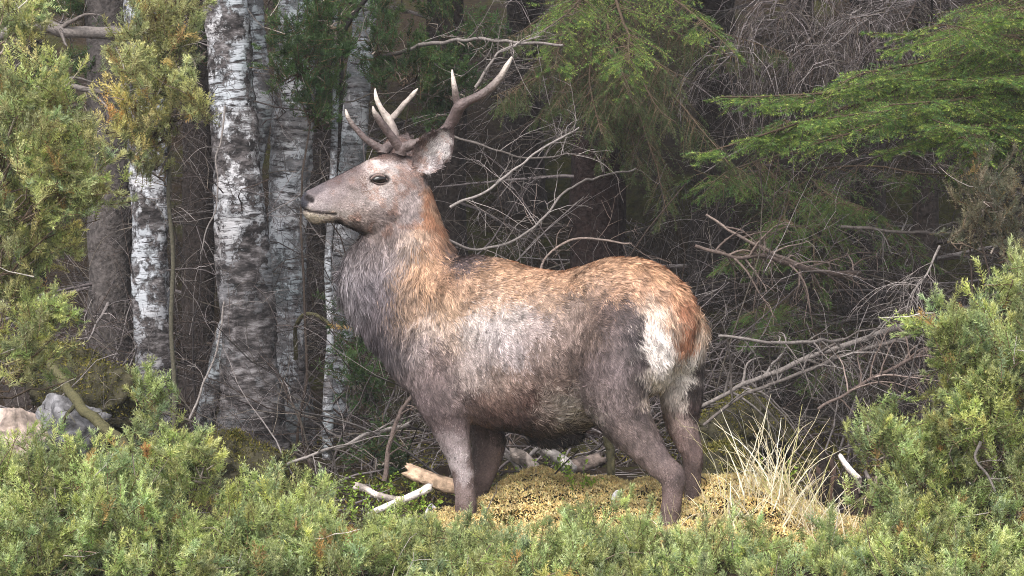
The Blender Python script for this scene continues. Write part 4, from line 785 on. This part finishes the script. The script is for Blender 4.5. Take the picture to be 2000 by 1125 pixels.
st('dead_branch', 'long bowed grey twig running out of the deer nape', [(860, 465, 11.3), (930, 485, 11.4), (1000, 470, 11.5), (1060, 425, 11.6), (1120, 365, 11.9), (1190, 340, 12.4), (1240, 330, 12.6)], .0065, .005, PALE, sub=7)
st('dead_branch', 'forked grey twig sloping up from the ear of the deer', [(880, 405, 11.4), (950, 372, 11.4), (1010, 330, 11.5), (1060, 290, 11.6), (1130, 250, 11.8)], .007, .004, PALE, sub=12)
st('dead_branch', 'grey twig crossing behind the ear and falling right', [(880, 265, 11.6), (950, 290, 11.6), (1030, 310, 11.7), (1110, 300, 11.8)], .006, .004, PALE, sub=9)
st('dead_branch', 'bare grey twig rising steeply beside the main antler fork', [(925, 170, 11.9), (960, 120, 11.9), (985, 95, 11.9), (1055, 70, 11.9)], .008, .004, PALE, sub=9, curl=-.03)
st('dead_branch', 'grey dead branch pointing out level behind the tail of the deer', [(1405, 655, 11.4), (1500, 668, 11.4), (1580, 668, 11.5), (1650, 664, 11.7)], .007, .009, PALE, sub=12, curl=.12)
st('dead_branch', 'long pinkish-grey dead bough slanting up behind the far hind leg', [(1365, 795, 11.6), (1450, 752, 11.6), (1550, 712, 11.7), (1650, 675, 11.8), (1780, 635, 12.0), (1900, 600, 12.4)], .010, .016, PALE, sub=24, curl=.14, subL=.4)
st('dead_branch', 'thinner dead bough slanting just under the long pinkish-grey one', [(1370, 830, 11.5), (1450, 775, 11.5), (1560, 730, 11.6), (1660, 690, 11.7), (1800, 650, 12)], .008, .010, PALE, sub=16, curl=.14)
st('dead_branch', 'dead branch slanting down from the stump toward the right', [(1600, 800, 11.4), (1700, 740, 11.5), (1800, 690, 11.6), (1880, 640, 11.8)], .007, .010, BROWN, sub=22, curl=.16, subL=.38)
st('dead_branch', 'broken pinkish branch above the rump', [(1360, 480, 12.0), (1420, 500, 12.0), (1490, 502, 12.1), (1600, 530, 12.3), (1680, 535, 12.5)], .008, .014, BROWN, sub=16, curl=.15)
st('dead_branch', 'dead branch falling from the green boughs over the rump', [(1380, 420, 12.2), (1460, 470, 12.2), (1540, 510, 12.3), (1660, 545, 12.5)], .006, .012, BROWN, sub=16, curl=.15)
st('dead_branch', 'pale level dead branch under the bright green boughs', [(1640, 440, 11.9), (1720, 450, 11.9), (1840, 454, 12.0), (1960, 450, 12.2)], .008, .007, PALE, sub=14, curl=.14)
st('dead_branch', 'skeleton of a small dead bough with arched whitish ribs', [(1835, 480, 11.3), (1815, 525, 11.3), (1785, 565, 11.3), (1772, 610, 11.3)], .006, .003, PALE * 1.15, sub=20, curl=.2, subL=.3)
st('dead_branch', 'thin pale sapling stem leaning beside the thick dark birch', [(372, 815, 11.8), (400, 745, 11.8), (425, 690, 11.8), (440, 590, 11.8)], .006, .004, PALE * 1.1, sub=3)
st('dead_branch', 'thin pale twig hanging along the thick dark birch', [(440, 210, 11.9), (425, 300, 11.9), (420, 400, 11.9), (390, 495, 11.9)], .005, .003, PALE, sub=4)
st('dead_branch', 'short mossy crooked branch beside the white birch', [(650, 640, 12.3), (602, 610, 12.4), (580, 640, 12.5), (578, 700, 12.6)], .010, .012, MOSSY)
st('dead_branch', 'dark grey branch bending down in front of the old spruce trunk', [(1040, 640, 12.6), (1060, 520, 12.6), (1120, 470, 12.6), (1230, 475, 12.6)], .008, .005, BROWN, sub=8)
st('dead_branch', 'leaning grey branch propped at the deer chest', [(750, 940, 11.0), (768, 850, 11.1), (790, 790, 11.3), (830, 740, 11.6)], .012, .008, BROWN, sub=6)
st('dead_branch', 'low grey branch lying out below the deer chest', [(560, 905, 11.2), (640, 880, 11.2), (720, 850, 11.3), (800, 825, 11.4)], .007, .010, PALE, sub=9)
st('dead_branch', 'slanting pale twig in the tall bright juniper', [(1912, 860, 8.85), (1905, 900, 8.85), (1930, 930, 8.85), (1945, 960, 8.85)], .006, .004, PALE * 1.1, sub=3, subL=.15)
st('dead_branch', 'pale twig forking in front of the low juniper clump', [(1850, 940, 9.2), (1890, 975, 9.15), (1960, 985, 9.1), (1990, 1000, 9.1)], .004, .003, PALE * 1.15, sub=4, subL=.15)
def gst(name, label, a, b, r0, r1, pal, cat='stick', **kw):
    """stick lying on the ground between two pixels"""
    A0, B0 = on_ground(*a), on_ground(*b); m_ = (A0 + B0) / 2; return stick(name, label, [(a[0], a[1], A0[1]), (b[0], b[1], B0[1])], r0, r1, pal, cat, mat=M_wood, **kw)
st('stick', 'long arm of the white forked stick left of the front feet', [(718, 1006, 10.1), (780, 980, 10.15), (838, 952, 10.2)], .012, .017, WOOD * 1.2, 'stick', mat=M_wood)
st('stick', 'short arm of the white forked stick left of the front feet', [(696, 948, 10.3), (740, 966, 10.25), (792, 976, 10.2)], .017, .013, WOOD * 1.15, 'stick', mat=M_wood)
st('log', 'split cream-coloured log lying against the front leg', [(795, 918, 10.55), (840, 937, 10.5), (910, 962, 10.45)], .032, .036, lin([[206, 176, 150], [190, 158, 134]]), 'log', mat=M_wood, kk=14)
for k_, (lb, a, b, r0, r1) in enumerate([('short broken log end with bark behind the moss', (1000, 890, 11.0), (1055, 925, 10.9), .03, .026), ('bleached broken log end leaning on the moss behind', (1060, 880, 11.0), (1120, 918, 10.9), .028, .03), ('grey broken stake leaning under the belly', (985, 885, 11.1), (1015, 925, 10.95), .013, .016), ('gnarled dark log stub under the belly', (1110, 915, 11.0), (1180, 895, 11.05), .036, .03), ('thin grey stick rising behind the broken log ends', (1020, 905, 11.1), (1060, 868, 11.2), .01, .008), ('mossy upright stub beside the near hind leg', (1190, 945, 10.9), (1188, 850, 10.95), .018, .02)]):
    st('log', lb, [a, ((a[0] + b[0]) / 2 + 4, (a[1] + b[1]) / 2 - 3, (a[2] + b[2]) / 2), b], r0, r1, [WOOD, WOOD, PALE, BROWN, PALE, MOSSY][k_] * [.8, .9, .8, .7, .8, .9][k_], 'log', mat=M_wood, kk=12)

# ------------------------------------------------------------------ rotten stump
b = at(1655, 1000, 10.6); zb = hz(b[0], b[1])
th = empty('tree_stump', (b[0], b[1], zb), 'rotten hollow stump with splintered bleached wood beside the dry grass', 'stump')
for j in range(22):
    a_ = j / 22 * 2 * math.pi + rng.normal() * .08; rr = .105 + rng.normal() * .012; p = A([b[0] + math.cos(a_) * rr * 1.25, b[1] + math.sin(a_) * rr, zb - .05]); hh = rng.uniform(.10, .24) * (1.15 if math.sin(a_) > 0 else .7)
    mb = MB(); P = paths(A([p]), A([[math.cos(a_) * .18, math.sin(a_) * .18, 1]]), [hh + .05], 7, .06); log_mesh(mb, P[0], np.linspace(.034, .012, 7) * rng.uniform(.7, 1.3), 10, pick(1, lin([[60, 46, 40], [76, 58, 48], [40, 31, 28], [46, 36, 32], [130, 114, 104]]), .15)[0], j * 1.7, .3, 1.2)
    mb.build('wood_splinter', M_wood, th)
mb = MB(); ball(mb, A([b[0], b[1], zb]), np.diag([.12, .09, .07]), lin([30, 22, 19]), 12); mb.build('rotten_core', M_sbark, th, smooth=True)
st('stick', 'bleached splinter of wood leaning on the rotten stump', [(1643, 890, 10.55), (1660, 912, 10.5), (1678, 932, 10.45)], .010, .013, WOOD, 'stick', mat=M_wood)
st('stick', 'grey crooked stick to the right of the rotten stump', [(1692, 920, 10.5), (1700, 950, 10.45), (1714, 985, 10.4)], .008, .012, PALE, 'stick', mat=M_wood)

# ------------------------------------------------------------------ rocks and mossy bank
def rock(name, label, px, py, Y, rx, ry, rz, colr, cat='rock', amp=.5, mat=None, seed=0., sub=40):
    c = at(px, py, Y); mb = MB(); ball(mb, A([0, 0, 0]), np.eye(3), colr, sub); V_ = mb.V[0]
    pl = np.random.default_rng(int(seed * 10)); nn_ = nz(pl.normal(size=(17, 3))); hh = pl.uniform(.72, 1.0, 17)
    dt = V_ @ nn_.T; d = np.min(np.where(dt > .12, hh / np.maximum(dt, .12), 9), 1).clip(.5, 1.35)
    d = d + amp * .3 * (noise(V_, .4, seed) - .5) + amp * .28 * (noise(V_, .13, seed + 4) - .5) + amp * .16 * (noise(V_, .05, seed + 8) - .5); mb.V[0] = V_ * d[:, None] * A([rx, ry, rz]) + c
    o = mb.build(name, mat or M_rock, smooth=True); o['label'] = label; o['category'] = cat; return o, mb
rock('boulder', 'pale pinkish-white boulder poking out of the left juniper', 25, 850, 9.6, .12, .14, .11, lin([206, 184, 172]), seed=1.)
rock('boulder', 'grey boulder under the mossy branch', 130, 835, 11.3, .17, .2, .15, lin([112, 110, 112]), seed=5.)
mossb = [('mossy hump of old roots beside the grey boulder', 190, 800, 11.9, .24, .3, .22, 9.), ('moss-grown boulder at the foot of the dark weathered spruce', 110, 735, 12.3, .2, .25, .18, 13.), ('moss-covered mound at the birch feet', 460, 930, 11.6, .34, .4, .18, 17.),
         ('mossy hump behind the far hind leg', 1440, 850, 12.0, .26, .3, .16, 21.), ('mossy stone block behind the far hock', 1405, 930, 11.2, .14, .18, .16, 25.)]
MOSSG = lin([[98, 96, 46], [112, 106, 52], [84, 86, 42], [126, 114, 58]]); MOSSY_G = lin([[226, 200, 146], [214, 186, 128], [236, 218, 170], [204, 186, 126], [220, 200, 148], [200, 170, 118], [190, 182, 124]])
def moss_on(mb, P, Nn, pal, size=.012, lift=.5):
    n = len(P); D = nz(Nn * lift + rdir(n) * .7); needles(mb, P - Nn * .003, D, size * rng.uniform(.5, 1.3, n), size * .45, pick(n, pal, .22) * (.7 + .6 * noise(P, .06, 2.))[:, None], False)
for lb, px, py, Y, rx, ry, rz, sd in mossb:
    th = empty('mossy_boulder', at(px, py, Y) - UP * rz, lb, 'boulder')
    o, mb = rock('stone', lb, px, py, Y, rx, ry, rz, lin([62, 58, 42]), seed=sd, amp=1.0); del o['label'], o['category']; o.parent = th; o.matrix_parent_inverse = th.matrix_world.inverted()
    V_ = mb.V[0]; c = at(px, py, Y); s = rng.integers(0, len(V_), 15000); Nn = nz((V_[s] - c) / A([rx, ry, rz]) ** 2); Pp = V_[s] + rng.normal(size=(15000, 3)) * .012; k = (Nn[:, 2] > -.2) & (noise(Pp, .12, sd) > .3)
    m2 = MB(); moss_on(m2, Pp[k], Nn[k], MOSSG * .85, .015); m2.build('moss', M_moss, th, kind='stuff')

# ------------------------------------------------------------------ moss carpet, litter, plants and grass
def gnorm(x, y):
    e = .02; return nz(np.stack([-(hgt(x + e, y) - hgt(x - e, y)) / (2 * e), -(hgt(x, y + e) - hgt(x, y - e)) / (2 * e), np.ones_like(x)], 1))
n = 210000; x = rng.uniform(-.35, 1.8, n); y = rng.uniform(9.1, 11.0, n); P = np.stack([x, y, hgt(x, y)], 1)
s_ = (x - OB[0]) * fB[0] + (y - OB[1]) * fB[1]; q_ = -((x - OB[0]) * lB[0] + (y - OB[1]) * lB[1])
den = sstep(.62, .35, s_) * sstep(-1.3, -1.0, s_) * sstep(-.75, -.45, q_) * sstep(.9, .65, q_) ; den = np.maximum(den, sstep(.62, .4, np.hypot((x - 1.05) / 1.25, y - 9.7)))
k = rng.random(n) < den * .75; P = P[k]; x, y = x[k], y[k]; mound = .035 * noise(P, .07, 5.) + .016 * noise(P, .02, 7.); P[:, 2] += mound
mb = MB(); moss_on(mb, P, gnorm(x, y), MOSSY_G, .0145); o = mb.build('golden_moss', M_moss, kind='stuff', label='golden sphagnum moss carpet under and around the deer', category='moss')
n = 60000; x = rng.uniform(-3.2, 3.2, n); y = rng.uniform(9.6, 14, n); P = np.stack([x, y, hgt(x, y) + .004], 1); k = noise(P, .5, 6.) > .42; P, x, y = P[k], x[k], y[k]
mb = MB(); moss_on(mb, P, gnorm(x, y), np.concatenate([MOSSG, MOSSG * 1.2, lin([[110, 92, 70], [90, 76, 60]])]), .022); mb.build('forest_floor_moss', M_moss, kind='stuff', label='olive moss and litter on the forest floor between trunks', category='moss')
n = 1300; x = rng.uniform(-3.2, 3.2, n); y = rng.uniform(9.9, 14.5, n); B_ = np.stack([x, y, hgt(x, y) + .01], 1); D_ = rdir(n); D_[:, 2] *= .25
mb = MB(); tubes(mb, paths(B_, D_, rng.uniform(.06, .35, n), 5, .15), np.linspace(.004, .0016, 5)[None] * rng.uniform(.5, 1.6, (n, 1)), 3, pick(n, np.concatenate([GREYS, PALE * .9]))); mb.build('twig_litter', M_twig, kind='stuff', label='fallen twigs littering the forest floor', category='litter')
def tuft(label, px, py, Y, nb, h, sp, pal, name='grass_tuft', group='dry grass tufts beside the moss'):
    c = at(px, py, Y); z0 = hz(c[0], c[1]); th = empty(name, (c[0], c[1], z0), label, 'grass', group); mb = MB()
    B_ = A([c[0], c[1], 0]) + rng.normal(size=(nb, 3)) * A([sp, sp * .6, 0]); B_[:, 2] = hgt(B_[:, 0], B_[:, 1]) - .01; D_ = rdir(nb) * .55; D_[:, 2] = 1
    P = paths(B_, D_, h * rng.uniform(.4, 1.25, nb), 8, .10, .13); s = nz(np.cross(D_, rdir(nb)))[:, None]; wv = (np.linspace(1, .15, 8) ** .7)[None, :, None] * .0024 * rng.uniform(.7, 1.4, (nb, 1, 1))
    V_ = np.stack([P - s * wv, P + s * wv], 2).reshape(-1, 3); i_ = np.arange(nb)[:, None, None] * 16 + np.arange(7)[None, :, None] * 2 + A([0, 1, 3, 2]); mb.add(V_, Q=i_.reshape(-1, 4), col=np.repeat(pick(nb, pal, .15), 16, 0)); mb.build('blades', M_grass, th, kind='stuff'); return th
STRAW = lin([[234, 224, 198], [222, 208, 174], [242, 236, 218], [208, 190, 154], [190, 184, 130]])
tuft('tall pale dry grass tuft on the golden moss by the hind feet', 1500, 1005, 9.75, 120, .38, .08, STRAW)
tuft('dry straw tuft drooping over the right edge of the moss', 1590, 1030, 9.65, 110, .28, .08, STRAW)
tuft('short straw tuft between hind feet and tall dry grass', 1425, 1025, 9.6, 60, .2, .08, STRAW)
tuft('thin grass blades in front of the near hind foot', 1320, 1060, 9.45, 26, .2, .05, STRAW)
tuft('sparse straw grass in front of the rotten stump', 1640, 1055, 9.7, 50, .2, .09, STRAW)
BILB = lin([[128, 156, 52], [150, 176, 66], [112, 142, 50], [166, 186, 84]])
def bilberry(label, px, py, Y, nst, sp, h=.12):
    c = at(px, py, Y); z0 = hz(c[0], c[1]); th = empty('bilberry_plant', (c[0], c[1], z0), label, 'plant', 'bilberry plants by the deer'); a, b_ = MB(), MB()
    B_ = A([c[0], c[1], 0]) + rng.normal(size=(nst, 3)) * A([sp, sp * .5, 0]); B_[:, 2] = hgt(B_[:, 0], B_[:, 1]); D_ = rdir(nst) * .5; D_[:, 2] = 1; P = paths(B_, D_, h * rng.uniform(.6, 1.3, nst), 5, .12); tubes(a, P, np.linspace(.0016, .0008, 5), 3, lin([96, 110, 50]))
    pi, p, tg, t = children(P, 11, .2, 1); d = spread(tg, np.full(len(p), 1.0)); needles(b_, p, d, rng.uniform(.012, .022, len(p)), .009, pick(len(p), BILB, .18), True); a.build('stems', M_leaf, th, kind='stuff'); b_.build('leaves', M_leaf, th, kind='stuff')
bilberry('bright green bilberry sprigs under the white forked stick', 740, 1000, 10.1, 26, .10); bilberry('bright bilberry patch behind the far front leg', 1000, 930, 10.75, 34, .12); bilberry('bilberry sprigs beside the broken log ends', 1075, 925, 10.7, 20, .08)
bilberry('small bilberry sprig on the moss below the belly', 1140, 965, 10.2, 8, .03); bilberry('bilberry sprigs in the tall dry grass', 1525, 985, 9.85, 12, .03, .16); bilberry('bilberry leaves left of the split cream log', 800, 985, 10.3, 18, .07); bilberry('green bilberry under the leaning branch at the chest', 700, 905, 11.0, 26, .12)
# white bark scraps on the moss
for lb, px, py in [('torn white birch bark scrap on the moss before the hind feet', 1203, 985), ('curled white bark flake beneath the near hind foot', 1262, 1030), ('white bark flake beside the front foot', 838, 1012)]:
    c = on_ground(px, py) + UP * .02; mb = MB(); n_ = 9; u = np.linspace(-1, 1, n_); uu, vv_ = np.meshgrid(u, u); V_ = np.stack([uu * .022 + .01 * vv_ ** 2, .012 * np.sin(uu * 2) + vv_ * .01, vv_ * .035 * (1 - .3 * uu ** 2)], -1).reshape(-1, 3); V_ = V_ + noise3(V_ + c, .02) * .008 + c
    i_ = np.arange(81).reshape(9, 9); mb.add(V_, Q=np.stack([i_[:-1, :-1], i_[:-1, 1:], i_[1:, 1:], i_[1:, :-1]], -1).reshape(-1, 4), col=lin([232, 228, 230])); o = mb.build('bark_scrap', M_wood, label=lb, category='bark')
    so_ = o.modifiers.new('t', 'SOLIDIFY'); so_.thickness = .003

# ------------------------------------------------------------------ thin forest mist
m, n, out = new_mat('mist'); pv = nd(n, 'ShaderNodeVolumePrincipled'); pv.inputs['Color'].default_value = (.93, .95, 1, 1); pv.inputs['Density'].default_value = .0018; pv.inputs['Anisotropy'].default_value = .2
n.links.new(pv.outputs[0], out.inputs['Volume'])
hx = A([[x, y, z] for x in (-130, 130) for y in (-45, 170) for z in (-2.5, 14)], float); mb = MB(); mb.add(hx, Q=[(0, 1, 3, 2), (4, 6, 7, 5), (0, 4, 5, 1), (2, 3, 7, 6), (0, 2, 6, 4), (1, 5, 7, 3)]); mb.build('haze', m, kind='stuff')
